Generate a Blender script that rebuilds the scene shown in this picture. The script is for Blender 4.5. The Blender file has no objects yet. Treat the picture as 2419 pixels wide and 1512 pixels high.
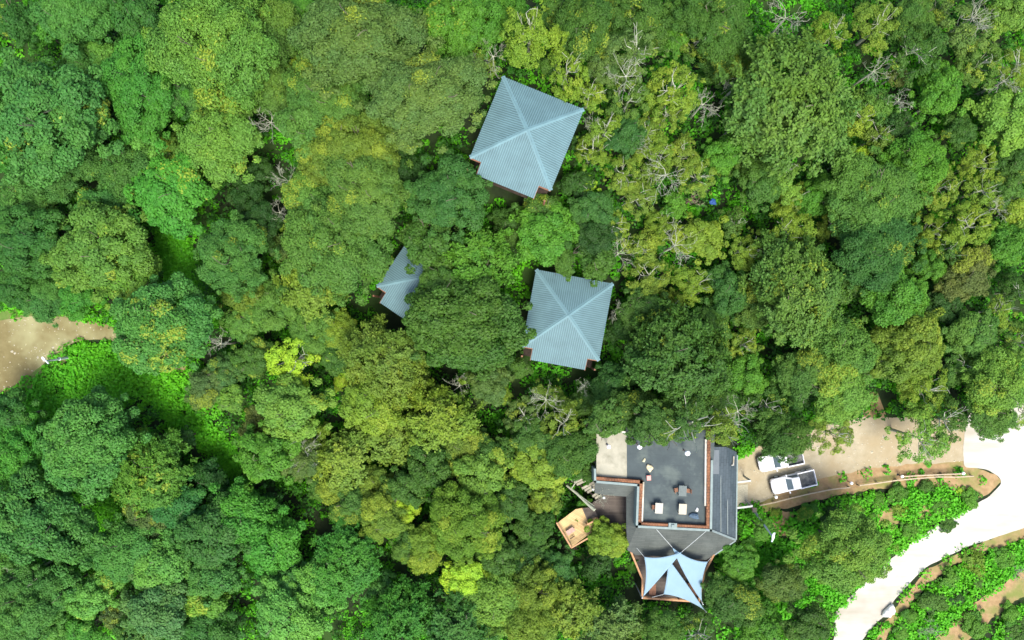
import bpy, bmesh, math, random
import numpy as np
from mathutils import Vector, Matrix

# ------------------------------------------------------------------ camera, sky, sun, exposure
SC = bpy.context.scene
COL = SC.collection
H = 80.0                                   # drone height over the driveway
R = math.radians
cam = bpy.data.cameras.new('drone_camera')
cam.lens = 24; cam.sensor_width = 36; cam.clip_start = 0.5; cam.clip_end = 3000
cam_o = bpy.data.objects.new('drone_camera', cam); COL.objects.link(cam_o)
cam_o.location = (0, 0, H); cam_o.rotation_euler = (0, 0, 0)
SC.camera = cam_o
SUN_EL, SUN_AZ = 63.0, 165.0                # thin cloud, light from the lower edge of the picture
W = bpy.data.worlds.new('World'); SC.world = W; W.use_nodes = True
nt = W.node_tree
sky = nt.nodes.new('ShaderNodeTexSky'); sky.sky_type = 'NISHITA'; sky.sun_disc = False
sky.sun_elevation = R(SUN_EL); sky.sun_rotation = R(SUN_AZ); sky.dust_density = 3.0; sky.air_density = 0.8; sky.ozone_density = 0.6
bg = nt.nodes['Background']; bg.inputs['Strength'].default_value = 0.15
nt.links.new(sky.outputs[0], bg.inputs[0])
sd = bpy.data.lights.new('sun', 'SUN'); sd.energy = 1.75; sd.angle = R(24); sd.color = (1.0, 0.965, 0.89)
so = bpy.data.objects.new('sun', sd); COL.objects.link(so)
_d = Vector((math.sin(R(SUN_AZ)) * math.cos(R(SUN_EL)), math.cos(R(SUN_AZ)) * math.cos(R(SUN_EL)), math.sin(R(SUN_EL))))
so.rotation_euler = (-_d).to_track_quat('-Z', 'Y').to_euler()
SC.view_settings.view_transform = 'Standard'; SC.view_settings.look = 'None'
SC.view_settings.exposure = 1.68; SC.view_settings.gamma = 1.0
SC.cycles.max_bounces = 6; SC.cycles.diffuse_bounces = 4; SC.cycles.transmission_bounces = 3

K = 1.5 / 2419.0                            # photograph read at 2419 x 1512
def zg(x, y):                               # ground height: a wooded knoll under the upper hut
    h = 7.0 * np.exp(-((x - 2) ** 2 / (2 * 17 ** 2) + (y - 23) ** 2 / (2 * 9.5 ** 2)))
    h = h + 0.6 * np.exp(-((x + 3) ** 2 / (2 * 22 ** 2) + (y - 1) ** 2 / (2 * 12 ** 2)))
    h = h + 1.2 * np.exp(-((x - 45) ** 2 / (2 * 16 ** 2) + (y - 30) ** 2 / (2 * 16 ** 2)))
    return h
def P(dx, dy, z=0.0):                       # where the ray of a picture point meets height z
    d = (H - z) * K
    return Vector(((dx - 1209.5) * d, (756 - dy) * d, z))
def PG(dx, dy, dz=0.0):                     # the same on the ground
    z = 0.0
    for _ in range(6):
        p = P(dx, dy, z + dz); z = float(zg(p.x, p.y))
    p = P(dx, dy, z + dz)
    return p

# ------------------------------------------------------------------ objects
def tag(o, label=None, cat=None, group=None, kind=None):
    for k, v in (('label', label), ('category', cat), ('group', group), ('kind', kind)):
        if v: o[k] = v
    return o
def empty(name, loc, rz=0.0):
    o = bpy.data.objects.new(name, None); COL.objects.link(o)
    o.location = loc; o.rotation_euler = (0, 0, rz); o.empty_display_size = 0.2
    return o
class MB:
    """collects shapes in world (or local) coordinates and links them as ONE mesh object"""
    def __init__(s): s.v = []; s.f = []
    def add(s, vs, fs):
        n = len(s.v); s.v += [tuple(v) for v in vs]; s.f += [tuple(i + n for i in f) for f in fs]; return s
    def box(s, c, size, rz=0.0, tilt=None):
        m = Matrix.Rotation(rz, 3, 'Z')
        if tilt is not None: m = m @ tilt
        hx, hy, hz = size[0] / 2, size[1] / 2, size[2] / 2
        vs = [Vector(c) + m @ Vector((sx * hx, sy * hy, sz * hz)) for sz in (-1, 1) for sy in (-1, 1) for sx in (-1, 1)]
        return s.add(vs, [(0, 2, 3, 1), (4, 5, 7, 6), (0, 1, 5, 4), (2, 6, 7, 3), (0, 4, 6, 2), (1, 3, 7, 5)])
    def bar(s, a, b, w, h):                 # rectangular bar, w across, h high
        a, b = Vector(a), Vector(b); d = (b - a); L = d.length
        d.normalize(); up = Vector((0, 0, 1))
        if abs(d.z) > .95: up = Vector((0, 1, 0))
        side = d.cross(up).normalized(); u = side.cross(d)
        vs = [p + side * sx * w / 2 + u * sz * h / 2 for p in (a, b) for sz in (-1, 1) for sx in (-1, 1)]
        return s.add(vs, [(0, 1, 3, 2), (4, 6, 7, 5), (0, 4, 5, 1), (2, 3, 7, 6), (0, 2, 6, 4), (1, 5, 7, 3)])
    def tube(s, pts, rad, n=7, cap=True):
        pts = [Vector(p) for p in pts]; rs = rad if isinstance(rad, (list, tuple)) else [rad] * len(pts)
        rings = []
        for i, p in enumerate(pts):
            d = (pts[min(i + 1, len(pts) - 1)] - pts[max(i - 1, 0)]).normalized()
            a = d.cross(Vector((0, 0, 1)) if abs(d.z) < .9 else Vector((1, 0, 0))).normalized(); b = d.cross(a)
            rings.append([p + (a * math.cos(t) + b * math.sin(t)) * rs[i] for t in [2 * math.pi * k / n for k in range(n)]])
        fs = []
        for i in range(len(rings) - 1):
            for k in range(n):
                fs.append((i * n + k, i * n + (k + 1) % n, (i + 1) * n + (k + 1) % n, (i + 1) * n + k))
        if cap:
            fs.append(tuple(range(n))[::-1]); fs.append(tuple(range((len(rings) - 1) * n, len(rings) * n)))
        return s.add([v for r in rings for v in r], fs)
    def loft(s, rings, cap0=True, cap1=True):
        n = len(rings[0]); fs = []
        for i in range(len(rings) - 1):
            for k in range(n):
                fs.append((i * n + k, i * n + (k + 1) % n, (i + 1) * n + (k + 1) % n, (i + 1) * n + k))
        if cap0: fs.append(tuple(range(n))[::-1])
        if cap1: fs.append(tuple(range((len(rings) - 1) * n, len(rings) * n)))
        return s.add([v for r in rings for v in r], fs)
    def slab(s, top, th):                   # polygon of 3D points given a thickness downwards
        n = len(top); top = [Vector(p) for p in top]
        ar = sum(top[i].x * top[(i + 1) % n].y - top[(i + 1) % n].x * top[i].y for i in range(n))
        if ar < 0: top = top[::-1]
        vs = top + [p - Vector((0, 0, th)) for p in top]
        return s.add(vs, [tuple(range(n)), tuple(range(2 * n - 1, n - 1, -1))] + [(i, i + n, (i + 1) % n + n, (i + 1) % n) for i in range(n)])
    def ball(s, c, r, n=12, m=8, sz=1.0):
        c = Vector(c); vs = [c + Vector((0, 0, r * sz))]
        for i in range(1, m):
            t = math.pi * i / m
            for k in range(n):
                a = 2 * math.pi * k / n
                vs.append(c + Vector((r * math.sin(t) * math.cos(a), r * math.sin(t) * math.sin(a), r * sz * math.cos(t))))
        vs.append(c - Vector((0, 0, r * sz))); fs = []
        for k in range(n): fs.append((0, 1 + k, 1 + (k + 1) % n))
        for i in range(m - 2):
            for k in range(n):
                a = 1 + i * n + k; b = 1 + i * n + (k + 1) % n
                fs.append((a, a + n, b + n, b))
        L = len(vs) - 1
        for k in range(n): fs.append((L, 1 + (m - 2) * n + (k + 1) % n, 1 + (m - 2) * n + k))
        return s.add(vs, fs)
    def build(s, name, m, parent=None, smooth=False, bevel=0.0):
        off = parent_origin(parent)
        me = bpy.data.meshes.new(name)
        me.from_pydata([(v[0] - off.x, v[1] - off.y, v[2] - off.z) for v in s.v], [], s.f); me.update()
        o = bpy.data.objects.new(name, me); COL.objects.link(o)
        if m: me.materials.append(m)
        if parent is not None: o.parent = parent
        if smooth: me.polygons.foreach_set('use_smooth', [True] * len(me.polygons))
        if bevel:
            b = o.modifiers.new('edge', 'BEVEL'); b.width = bevel; b.segments = 2; b.limit_method = 'ANGLE'
        return o
def parent_origin(p):
    off = Vector((0, 0, 0))
    while p is not None: off += p.location; p = p.parent
    return off
def copy_tree(o, parent=None):
    c = o.copy(); COL.objects.link(c)
    if parent is not None: c.parent = parent
    for ch in list(o.children): copy_tree(ch, c)
    return c

# ------------------------------------------------------------------ materials
def mat(name, rough=0.8, spec=0.3, metal=0.0):
    m = bpy.data.materials.new(name); m.use_nodes = True
    b = m.node_tree.nodes['Principled BSDF']
    b.inputs['Roughness'].default_value = rough; b.inputs['Metallic'].default_value = metal
    b.inputs['Specular IOR Level'].default_value = spec
    return m, m.node_tree, b
def N(t, kind, **kw):
    n = t.nodes.new(kind)
    for k, v in kw.items(): setattr(n, k, v)
    return n
def coords(t, which='Object', scale=(1, 1, 1), rot=(0, 0, 0)):
    tc = N(t, 'ShaderNodeTexCoord'); mp = N(t, 'ShaderNodeMapping')
    mp.inputs['Scale'].default_value = scale; mp.inputs['Rotation'].default_value = rot
    t.links.new(tc.outputs[which], mp.inputs['Vector']); return mp.outputs[0]
def noise(t, vec, scale, detail=5, rough=0.6):
    n = N(t, 'ShaderNodeTexNoise'); n.inputs['Scale'].default_value = scale
    n.inputs['Detail'].default_value = detail; n.inputs['Roughness'].default_value = rough
    if vec is not None: t.links.new(vec, n.inputs['Vector'])
    return n.outputs['Fac']
def ramp(t, fac, stops):
    r = N(t, 'ShaderNodeValToRGB'); e = r.color_ramp.elements
    while len(e) < len(stops): e.new(0.5)
    for i, (p, c) in enumerate(stops):
        e[i].position = p; e[i].color = (c[0], c[1], c[2], 1) if not isinstance(c, (int, float)) else (c, c, c, 1)
    t.links.new(fac, r.inputs[0]); return r.outputs[0]
def mix(t, fac, a, b, mode='MIX'):
    n = N(t, 'ShaderNodeMix', data_type='RGBA', blend_type=mode)
    for sock, v in ((n.inputs[0], fac), (n.inputs[6], a), (n.inputs[7], b)):
        if hasattr(v, 'is_output') or isinstance(v, bpy.types.NodeSocket): t.links.new(v, sock)
        elif isinstance(v, (int, float)): sock.default_value = v
        else: sock.default_value = (v[0], v[1], v[2], 1)
    return n.outputs[2]
def bump(t, b, h, strength=0.4, dist=0.05):
    n = N(t, 'ShaderNodeBump'); n.inputs['Strength'].default_value = strength; n.inputs['Distance'].default_value = dist
    t.links.new(h, n.inputs['Height']); t.links.new(n.outputs[0], b.inputs['Normal'])
def mottled(name, c1, c2, scale=2.0, rough=0.8, c3=None, scale3=0.3, bmp=0.3, spec=0.3, metal=0.0, stretch=(1, 1, 1), rot=0.0):
    m, t, b = mat(name, rough, spec, metal)
    v = coords(t, 'Object', stretch, (0, 0, rot))
    f = noise(t, v, scale, 8, 0.65)
    c = ramp(t, f, [(0.3, c1), (0.7, c2)])
    if c3 is not None:
        c = mix(t, ramp(t, noise(t, v, scale3, 4), [(0.48, 0.0), (0.66, 1.0)]), c, c3)
    t.links.new(c, b.inputs['Base Color'])
    if bmp: bump(t, b, f, bmp, 0.04)
    return m
def S(r, g, b):                             # a colour read as 0-255 display values -> linear
    return tuple(((c / 255 + 0.055) / 1.055) ** 2.4 if c > 10 else c / 255 / 12.92 for c in (r, g, b))
def sc(c, k): return tuple(min(1, x * k) for x in c)

M = {}
M['bark'] = mottled('bark', (.07, .055, .04), (.16, .13, .10), 6, .9)
M['pale_bark'] = mottled('pale_bark', (.20, .215, .145), (.35, .365, .27), 5, .9)
M['rust_bark'] = mottled('rust_bark', (.13, .09, .06), (.26, .20, .15), 5, .9)
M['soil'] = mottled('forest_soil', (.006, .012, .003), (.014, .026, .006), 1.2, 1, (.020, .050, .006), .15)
M['bank'] = mottled('orange_soil', (.18, .115, .05), (.29, .20, .10), 1.4, .95, (.13, .145, .035), .3)
M['grass_soil'] = mottled('mossy_grass', (.045, .10, .012), (.10, .15, .03), 1.5, .95, (.15, .13, .05), .5)
M['roof_blue'] = None
# ------------------------------------------------------------------ foliage
def foliage_material():
    m, t, b = mat('foliage', 0.62, 0.25)
    oi = N(t, 'ShaderNodeObjectInfo')
    rn = N(t, 'ShaderNodeAttribute', attribute_name='leaf_tone'); cl = N(t, 'ShaderNodeAttribute', attribute_name='clump_tone')
    # every clump of a crown leans a little to yellow or to blue-green, every leaf a little up or down
    warm = mix(t, 1.0, oi.outputs['Color'], (1.16, 1.10, .72), 'MULTIPLY')
    cool = mix(t, 1.0, oi.outputs['Color'], (.82, .96, .86), 'MULTIPLY')
    c = mix(t, cl.outputs['Fac'], cool, warm)
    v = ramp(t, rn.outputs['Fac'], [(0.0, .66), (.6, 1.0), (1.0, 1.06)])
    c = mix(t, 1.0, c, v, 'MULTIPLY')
    # share of turning clumps: one minus the object colour's alpha
    a = N(t, 'ShaderNodeMath', operation='GREATER_THAN'); t.links.new(cl.outputs['Fac'], a.inputs[0]); t.links.new(oi.outputs['Alpha'], a.inputs[1])
    a2 = N(t, 'ShaderNodeMath', operation='MULTIPLY'); t.links.new(a.outputs[0], a2.inputs[0]); a2.inputs[1].default_value = .75
    c = mix(t, a2.outputs[0], c, (.25, .33, .03))
    t.links.new(c, b.inputs['Base Color'])
    tr = N(t, 'ShaderNodeBsdfTranslucent'); t.links.new(mix(t, 1.0, c, (1.02, 1.10, .70), 'MULTIPLY'), tr.inputs['Color'])
    ms = N(t, 'ShaderNodeMixShader'); ms.inputs[0].default_value = .36
    t.links.new(b.outputs[0], ms.inputs[1]); t.links.new(tr.outputs[0], ms.inputs[2])
    t.links.new(ms.outputs[0], t.nodes['Material Output'].inputs[0])
    return m
M['foliage'] = foliage_material()

def unit(a): return a / np.maximum(np.linalg.norm(a, axis=1, keepdims=True), 1e-9)
def leaves_mesh(name, p, n, t, l, w, tone, clump, m):
    """one mesh of leaf-shaped quads: centres p, normals n, long axes t, lengths l, widths w"""
    t = unit(t - n * np.sum(t * n, axis=1, keepdims=True)); b = np.cross(n, t)
    k = len(p); v = np.empty((k, 4, 3))
    up = n * (l * .10)[:, None]
    v[:, 0] = p - t * (l / 2)[:, None] - up; v[:, 1] = p + b * (w / 2)[:, None] + up
    v[:, 2] = p + t * (l / 2)[:, None] - up; v[:, 3] = p - b * (w / 2)[:, None] + up
    me = bpy.data.meshes.new(name)
    me.vertices.add(4 * k); me.vertices.foreach_set('co', v.astype(np.float32).ravel())
    me.loops.add(4 * k); me.loops.foreach_set('vertex_index', np.arange(4 * k, dtype=np.int32))
    me.polygons.add(k); me.polygons.foreach_set('loop_start', np.arange(0, 4 * k, 4, dtype=np.int32))
    try: me.polygons.foreach_set('loop_total', np.full(k, 4, dtype=np.int32))
    except Exception: pass
    me.update(calc_edges=True)
    for nm, val in (('leaf_tone', tone), ('clump_tone', clump)):
        a = me.attributes.new(nm, 'FLOAT', 'FACE'); a.data.foreach_set('value', val.astype(np.float32))
    me.materials.append(m); me.validate()
    return me

def crown_mesh(style, size, seed):
    """a crown of unit radius: bumpy clumps over a lopsided dome, leaves on each clump"""
    g = np.random.default_rng(seed)
    leaf = {0: .130, 1: .084, 2: .058}[size] * {'L': 1.0, 'F': .84, 'T': 1.0, 'S': .85}[style]
    nc = {'L': (28, 60, 108), 'F': (36, 80, 150), 'T': (26, 52, 96), 'S': (34, 70, 120)}[style][size]
    rc0 = {'L': (.30, .225, .178), 'F': (.27, .20, .155), 'T': (.30, .24, .19), 'S': (.22, .165, .13)}[style][size]
    # boughs: a crown is several overlapping domes of uneven height
    nb = (3, 5, 7)[size] + int(g.integers(0, 2))
    ba = np.arange(nb) * 6.283 / nb + g.uniform(-.35, .35, nb); br = g.uniform(.32, .64, nb); bo = np.stack([np.cos(ba) * br, np.sin(ba) * br, g.uniform(-.30, .14, nb)], 1)
    bs = g.uniform(.34, .56, nb)
    bo = np.concatenate([bo, [[g.normal(0, .06), g.normal(0, .06), .12]]]); bs = np.append(bs, g.uniform(.52, .62)); nb += 1
    c, d, bi = [], [], []
    tries = 0
    while len(c) < nc and tries < 60000:
        tries += 1
        k = int(g.choice(nb, p=bs ** 2 / np.sum(bs ** 2))); e = g.normal(0, 1, 3); e /= np.linalg.norm(e)
        if e[2] < -.45: continue
        p = bo[k] + e * bs[k] * g.uniform(.74, 1.10) * np.array([1, 1, .80])
        if np.any(np.linalg.norm((p - bo) / np.array([1, 1, .80]), axis=1) < bs * .74): continue
        if len(c) and np.min(np.linalg.norm(np.array(c) - p, axis=1)) < rc0 * (.78 if tries < 15000 else .55): continue
        c.append(p); d.append(e); bi.append(k)
    c, d, bi = np.array(c), np.array(d), np.array(bi); nc = len(c)
    rc = rc0 * g.uniform(.55, 1.40, nc); c = c * (1 - rc0 * .35)
    bt = g.uniform(.05, .95, nb)
    tone_c = np.clip(bt[bi] + g.normal(0, .20, nc), 0, 1)
    ns = int(nc * .16)                         # loose sprays that stick out and fray the outline
    sa = g.uniform(0, 6.283, ns); sr = g.uniform(.92, 1.20, ns); sp = np.stack([np.cos(sa) * sr, np.sin(sa) * sr, g.uniform(-.40, .10, ns)], 1)
    c = np.concatenate([c, sp]); d = np.concatenate([d, unit(sp + np.array([0, 0, .3]))]); rc = np.append(rc, rc0 * g.uniform(.45, .85, ns)); tone_c = np.append(tone_c, g.uniform(.2, .9, ns)); nc += ns
    if style == 'S':
        keep = g.uniform(0, 1, nc) > .16; c, d, rc, tone_c = c[keep], d[keep], rc[keep], tone_c[keep]; nc = len(c)
    PP, NN, TT, LL, TO, CL = [], [], [], [], [], []
    dens = {'L': 2.5, 'F': 2.6, 'T': 2.3, 'S': 1.5}[style]
    for j in range(nc):
        k = int(dens * 6.5 * rc[j] ** 2 / (leaf * leaf * .55)) + 6
        e = unit(g.normal(0, 1, (k, 3)) + d[j] * .75 + np.array([0, 0, .45]))
        if style == 'T':
            arms = unit(g.normal(0, 1, (9, 3)) + d[j] * .9 + np.array([0, 0, .25]))
            ar = arms[g.integers(0, 9, k)]; tt = g.uniform(.15, 1.3, k)
            p = c[j] + rc[j] * (ar * tt[:, None] + g.normal(0, .16, (k, 3)))
            n = unit(g.normal(0, .55, (k, 3)) + d[j] + np.array([0, 0, .9])); t = ar + g.normal(0, .45, (k, 3))
        else:
            rr = g.uniform(.70, 1.10, k) if style != 'F' else g.uniform(.55, 1.22, k)
            p = c[j] + e * (rc[j] * rr)[:, None]
            n = unit(e * .9 + g.normal(0, .47, (k, 3)) + np.array([0, 0, .45])); t = g.normal(0, 1, (k, 3))
        PP.append(p); NN.append(n); TT.append(t); LL.append(leaf * g.uniform(.65, 1.35, k))
        TO.append(g.uniform(0, 1, k)); CL.append(np.clip(tone_c[j] + g.normal(0, .07, k), 0, 1))
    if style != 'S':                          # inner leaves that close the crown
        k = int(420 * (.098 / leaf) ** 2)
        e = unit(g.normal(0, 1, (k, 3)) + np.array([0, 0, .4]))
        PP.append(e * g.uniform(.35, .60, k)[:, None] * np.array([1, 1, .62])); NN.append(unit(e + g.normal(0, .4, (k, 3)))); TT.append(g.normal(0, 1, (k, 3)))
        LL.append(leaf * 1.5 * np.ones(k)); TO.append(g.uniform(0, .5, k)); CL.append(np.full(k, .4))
    p, n, t, l = np.concatenate(PP), np.concatenate(NN), np.concatenate(TT), np.concatenate(LL)
    w = l * (.62 if style in 'LT' else .5)
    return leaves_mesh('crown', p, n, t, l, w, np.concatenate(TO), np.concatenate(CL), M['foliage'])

def branch(mb, g, p, d, L, r, depth, rmin, spread=.75, n=5):
    pts, rs = [Vector(p)], [r]; q = Vector(p); d = Vector(d).normalized()
    seg = 4
    for i in range(seg):
        d = (d + Vector(g.normal(0, .17, 3)) + Vector((0, 0, .05))).normalized()
        q = q + d * L / seg; pts.append(q.copy()); rs.append(max(rmin, r * (1 - .6 * (i + 1) / seg)))
    mb.tube(pts, rs, n, cap=False)
    if depth > 0:
        for kk in range(int(g.integers(2, 5))):
            at = int(g.integers(1, seg + 1)) if kk else seg
            dd = (d + Vector(g.normal(0, spread, 3))).normalized()
            branch(mb, g, pts[at], dd, L * g.uniform(.5, .8), rs[at] * .75, depth - 1, rmin, spread, max(3, n - 1))
def trunk_mesh(seed, m, limbs=True):
    """unit trunk: height 1, tapered, forking into limbs that rise into the crown"""
    g = np.random.default_rng(seed); mb = MB()
    pts = [Vector((0, 0, -.05)), Vector((g.normal(0, .01), g.normal(0, .01), .25)), Vector((g.normal(0, .02), g.normal(0, .02), .6)), Vector((g.normal(0, .03), g.normal(0, .03), .95))]
    mb.tube(pts, [.042, .030, .024, .012], 8)
    for k in range(6):
        a = k * 1.05 + g.uniform(0, .6); h = g.uniform(.45, .85); b = Vector((0, 0, h))
        dd = Vector((math.cos(a), math.sin(a), .75))
        branch(mb, g, b, dd, .30, .014, 1, .004, .5, 5)
    me = bpy.data.meshes.new('trunk'); me.from_pydata(mb.v, [], mb.f); me.materials.append(m); me.update(); return me
def bare_mesh(seed, m, rmin=.007):
    """branches of a leafless crown of unit radius, spreading from its foot"""
    g = np.random.default_rng(seed); mb = MB()
    k = int(g.integers(5, 8))
    for i in range(k):
        a = 2 * math.pi * i / k + g.uniform(-.4, .4)
        dd = Vector((math.cos(a), math.sin(a), g.uniform(.25, .9)))
        branch(mb, g, (0, 0, -.15), dd, g.uniform(.5, .75), .021, 3, rmin, .55, 5)
    me = bpy.data.meshes.new('branches'); me.from_pydata(mb.v, [], mb.f); me.materials.append(m); me.update()
    me.polygons.foreach_set('use_smooth', [True] * len(me.polygons)); return me

CROWNS = {}
def crown_for(style, size, k):
    key = (style, size, k)
    if key not in CROWNS: CROWNS[key] = crown_mesh(style, size, 100 + 17 * k + 5 * size + 31 * ord(style))
    return CROWNS[key]
TRUNKS = {(n, k): trunk_mesh(7 + k, M[n]) for n in ('bark', 'pale_bark') for k in range(3)}
BARES = [bare_mesh(40 + k, M['pale_bark']) for k in range(6)]
RUSTS = [bare_mesh(60 + k, M['rust_bark'], .008) for k in range(2)]

PAL = dict(mg=S(70, 122, 50), sg=S(88, 144, 68), bg=S(80, 148, 42), lm=S(122, 162, 46), yg=S(116, 152, 56), ol=S(108, 136, 64),
           dg=S(44, 94, 36), tl=S(60, 122, 62), ye=S(196, 214, 30), gg=S(112, 132, 78), br=S(122, 122, 74), lg=S(112, 166, 72),
           oy=S(122, 146, 40))
GAIN = 0.74
rt = random.Random(5)
def tree(x, y, r, col, style, acc, label, hz=None, ground=False):
    """a tree whose crown, seen from the drone, is centred on picture point (x, y) with radius r"""
    rm = r * K * 72
    hc = 1.6 + rm * 1.25 + rt.uniform(-.5, .9) if not ground else rm * .35
    if hz is not None: hc += hz
    z = 2.0
    for _ in range(6):
        p = P(x, y, z + hc); z = float(zg(p.x, p.y))
    rm = r * K * (H - z - hc)
    bush = rm < 1.1 or ground
    root = empty('bush' if bush else 'broadleaf_tree', (p.x, p.y, z), rt.uniform(0, 6.28))
    tag(root, label, 'bush' if bush else 'tree', 'bushes along the slopes' if bush else 'trees of the forest')
    size = 0 if rm < 1.9 else (1 if rm < 3.6 else 2)
    me = crown_for(style, size, rt.randrange(3))
    o = bpy.data.objects.new('crown', me); COL.objects.link(o); o.parent = root
    o.location = (0, 0, hc); o.scale = (rm * rt.uniform(.90, 1.20), rm * rt.uniform(.90, 1.20), rm * (rt.uniform(.66, .90) if not ground else .50))
    o.rotation_euler = (0, 0, rt.uniform(0, 6.28))
    c = sc(PAL[col], GAIN); y_ = .3 * c[0] + .6 * c[1] + .1 * c[2]; c = tuple(v * .88 + y_ * .12 for v in c); c = (c[0] * (.76 if c[0] > .62 * c[1] else 1.02), c[1] * (1.0 if c[0] > .62 * c[1] else .96), c[2] * .56); j = rt.uniform(.92, 1.08)
    if x < 560 or (y > 1100 and (y - 1120) > (x - 590) * .60):   # the valley stand is a fresher, deeper green
        c = (c[0] * .78, c[1] * 1.06, c[2] * 1.30)
    o.color = (c[0] * j, c[1] * j * rt.uniform(.97, 1.03), c[2] * j, 1 - acc * .4)
    tk = TRUNKS[('pale_bark' if style == 'S' else 'bark', rt.randrange(3))]
    to = bpy.data.objects.new('trunk', tk); COL.objects.link(to); to.parent = root
    s = hc + rm * (.62 if style == 'S' else .30)
    to.scale = (s * .75,) * 2 + (s,)
    return root
def bare_tree(x, y, r, label, rust=False, hz=1.2):
    """a leafless tree or dead crown: trunk and branches"""
    rm = r * K * 74; hc = 2.2 + rm * 1.1 + hz if 'bush' not in label and 'shrub' not in label else .3; z = 2.0
    for _ in range(6):
        p = P(x, y, z + hc); z = float(zg(p.x, p.y))
    root = empty('bare_tree', (p.x, p.y, z), rt.uniform(0, 6.28))
    tag(root, label, 'tree', 'leafless trees in the forest')
    bm = (RUSTS if rust else BARES)[rt.randrange(2 if rust else 6)]
    o = bpy.data.objects.new('branches', bm); COL.objects.link(o); o.parent = root
    o.location = (0, 0, hc); o.scale = (rm * .92,) * 3; o.rotation_euler = (0, 0, rt.uniform(0, 6.28))
    mb = MB(); mb.tube([(0, 0, -.2), (.05, .03, hc * .5), (0, 0, hc - .12 * rm)], [.16, .11, .05 + .02 * rm], 8)
    me = bpy.data.meshes.new('trunk'); me.from_pydata(mb.v, [], mb.f); me.materials.append(M['rust_bark' if rust else 'pale_bark'])
    to = bpy.data.objects.new('trunk', me); COL.objects.link(to); to.parent = root
    return root
# ------------------------------------------------------------------ ground, roads, soil
def ground():
    xs = np.concatenate([np.linspace(-900, -90, 14), np.arange(-84, 84.1, 1.2), np.linspace(90, 900, 14)])
    ys = np.concatenate([np.linspace(-900, -62, 14), np.arange(-56, 56.1, 1.2), np.linspace(62, 900, 14)])
    X, Y = np.meshgrid(xs, ys); Z = zg(X, Y)
    nx, ny = len(xs), len(ys)
    v = np.stack([X.ravel(), Y.ravel(), Z.ravel()], 1)
    f = [(j * nx + i, j * nx + i + 1, (j + 1) * nx + i + 1, (j + 1) * nx + i) for j in range(ny - 1) for i in range(nx - 1)]
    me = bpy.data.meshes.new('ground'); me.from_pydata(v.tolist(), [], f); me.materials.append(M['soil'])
    o = bpy.data.objects.new('ground', me); COL.objects.link(o); o['kind'] = 'structure'
    me.polygons.foreach_set('use_smooth', [True] * len(f))
ground()

def dense(pl, step=1.0):
    out = []
    n = len(pl)
    for i in range(n - 1):
        a, b = np.array(pl[i], float), np.array(pl[i + 1], float); k = max(1, int(np.linalg.norm(b - a) / step))
        for q in range(k): out.append(a + (b - a) * q / k)
    out.append(np.array(pl[-1], float)); return out
def resample(pl, n):
    p = np.array(pl, float); s = np.concatenate([[0], np.cumsum(np.linalg.norm(np.diff(p, axis=0), axis=1))])
    t = np.linspace(0, s[-1], n); return np.stack([np.interp(t, s, p[:, 0]), np.interp(t, s, p[:, 1])], 1)
def smooth(p, k=3):
    for _ in range(k):
        q = p.copy(); q[1:-1] = .25 * p[:-2] + .5 * p[1:-1] + .25 * p[2:]; p = q
    return p
MASKS = []                                  # where nothing grows: polygons in picture points with a keep-out share
rg = np.random.default_rng(3)
def sheet(name, up, lo, off, m, rough=2.0, share=1.0, n=90, sm=2, across=16, grow=0.0):
    """a road or soil sheet between two edges given as picture points, laid on the ground with ragged edges"""
    a, b = smooth(resample(up, n), sm), smooth(resample(lo, n), sm)
    ja = smooth(rg.normal(0, rough, a.shape), 1); jb = smooth(rg.normal(0, rough, b.shape), 1)
    a = a + ja; b = b + jb
    w_ = (a - b) / np.maximum(np.linalg.norm(a - b, axis=1, keepdims=True), 1) * grow
    MASKS.append((np.concatenate([a + w_ * .4, (b - w_)[::-1]]), share))
    mb = MB(); k = across
    for i in range(n):
        for q in range(k + 1):
            c = a[i] + (b[i] - a[i]) * q / k
            p = PG(c[0], c[1]); mb.v.append((p.x, p.y, float(zg(p.x, p.y)) + off))
    for i in range(n - 1):
        for q in range(k):
            mb.f.append((i * (k + 1) + q, (i + 1) * (k + 1) + q, (i + 1) * (k + 1) + q + 1, i * (k + 1) + q + 1))
    o = mb.build(name, m, None, True); o['kind'] = 'structure'
    return o

def concrete():
    m, t, b = mat('pale_concrete', .8, .2)
    v = coords(t, 'Object', (1, 1, 1), (0, 0, R(-38))); v2 = coords(t, 'Object', (.10, .8, 1), (0, 0, R(-38)))
    c = ramp(t, noise(t, v2, 1.2, 6), [(.3, (.30, .285, .23)), (.62, (.39, .378, .335))])
    c = mix(t, ramp(t, noise(t, v, .09, 4), [(.46, 0.0), (.66, .8)]), c, (.205, .18, .125))
    c = mix(t, ramp(t, noise(t, v, 6, 6), [(.3, 0.0), (.9, .25)]), c, (.29, .265, .205))
    t.links.new(c, b.inputs['Base Color']); return m
def dirt(name, c1, c2, c3, speck):
    m, t, b = mat(name, .95, .15)
    v = coords(t); f = noise(t, v, .9, 9, .7)
    c = ramp(t, f, [(.28, c1), (.68, c2)])
    c = mix(t, ramp(t, noise(t, v, .13, 4), [(.42, 0.0), (.62, .85)]), c, c3)
    vo = N(t, 'ShaderNodeTexVoronoi'); vo.inputs['Scale'].default_value = 1.5; t.links.new(v, vo.inputs['Vector'])
    c = mix(t, ramp(t, vo.outputs['Distance'], [(.07, .8), (.14, 0.0)]), c, speck)
    t.links.new(c, b.inputs['Base Color']); bump(t, b, f, .5, .08); return m
M['concrete'] = concrete()
M['path_dirt'] = dirt('path_dirt', (.112, .090, .036), (.155, .132, .058), (.25, .245, .125), (.32, .30, .16))
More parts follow.
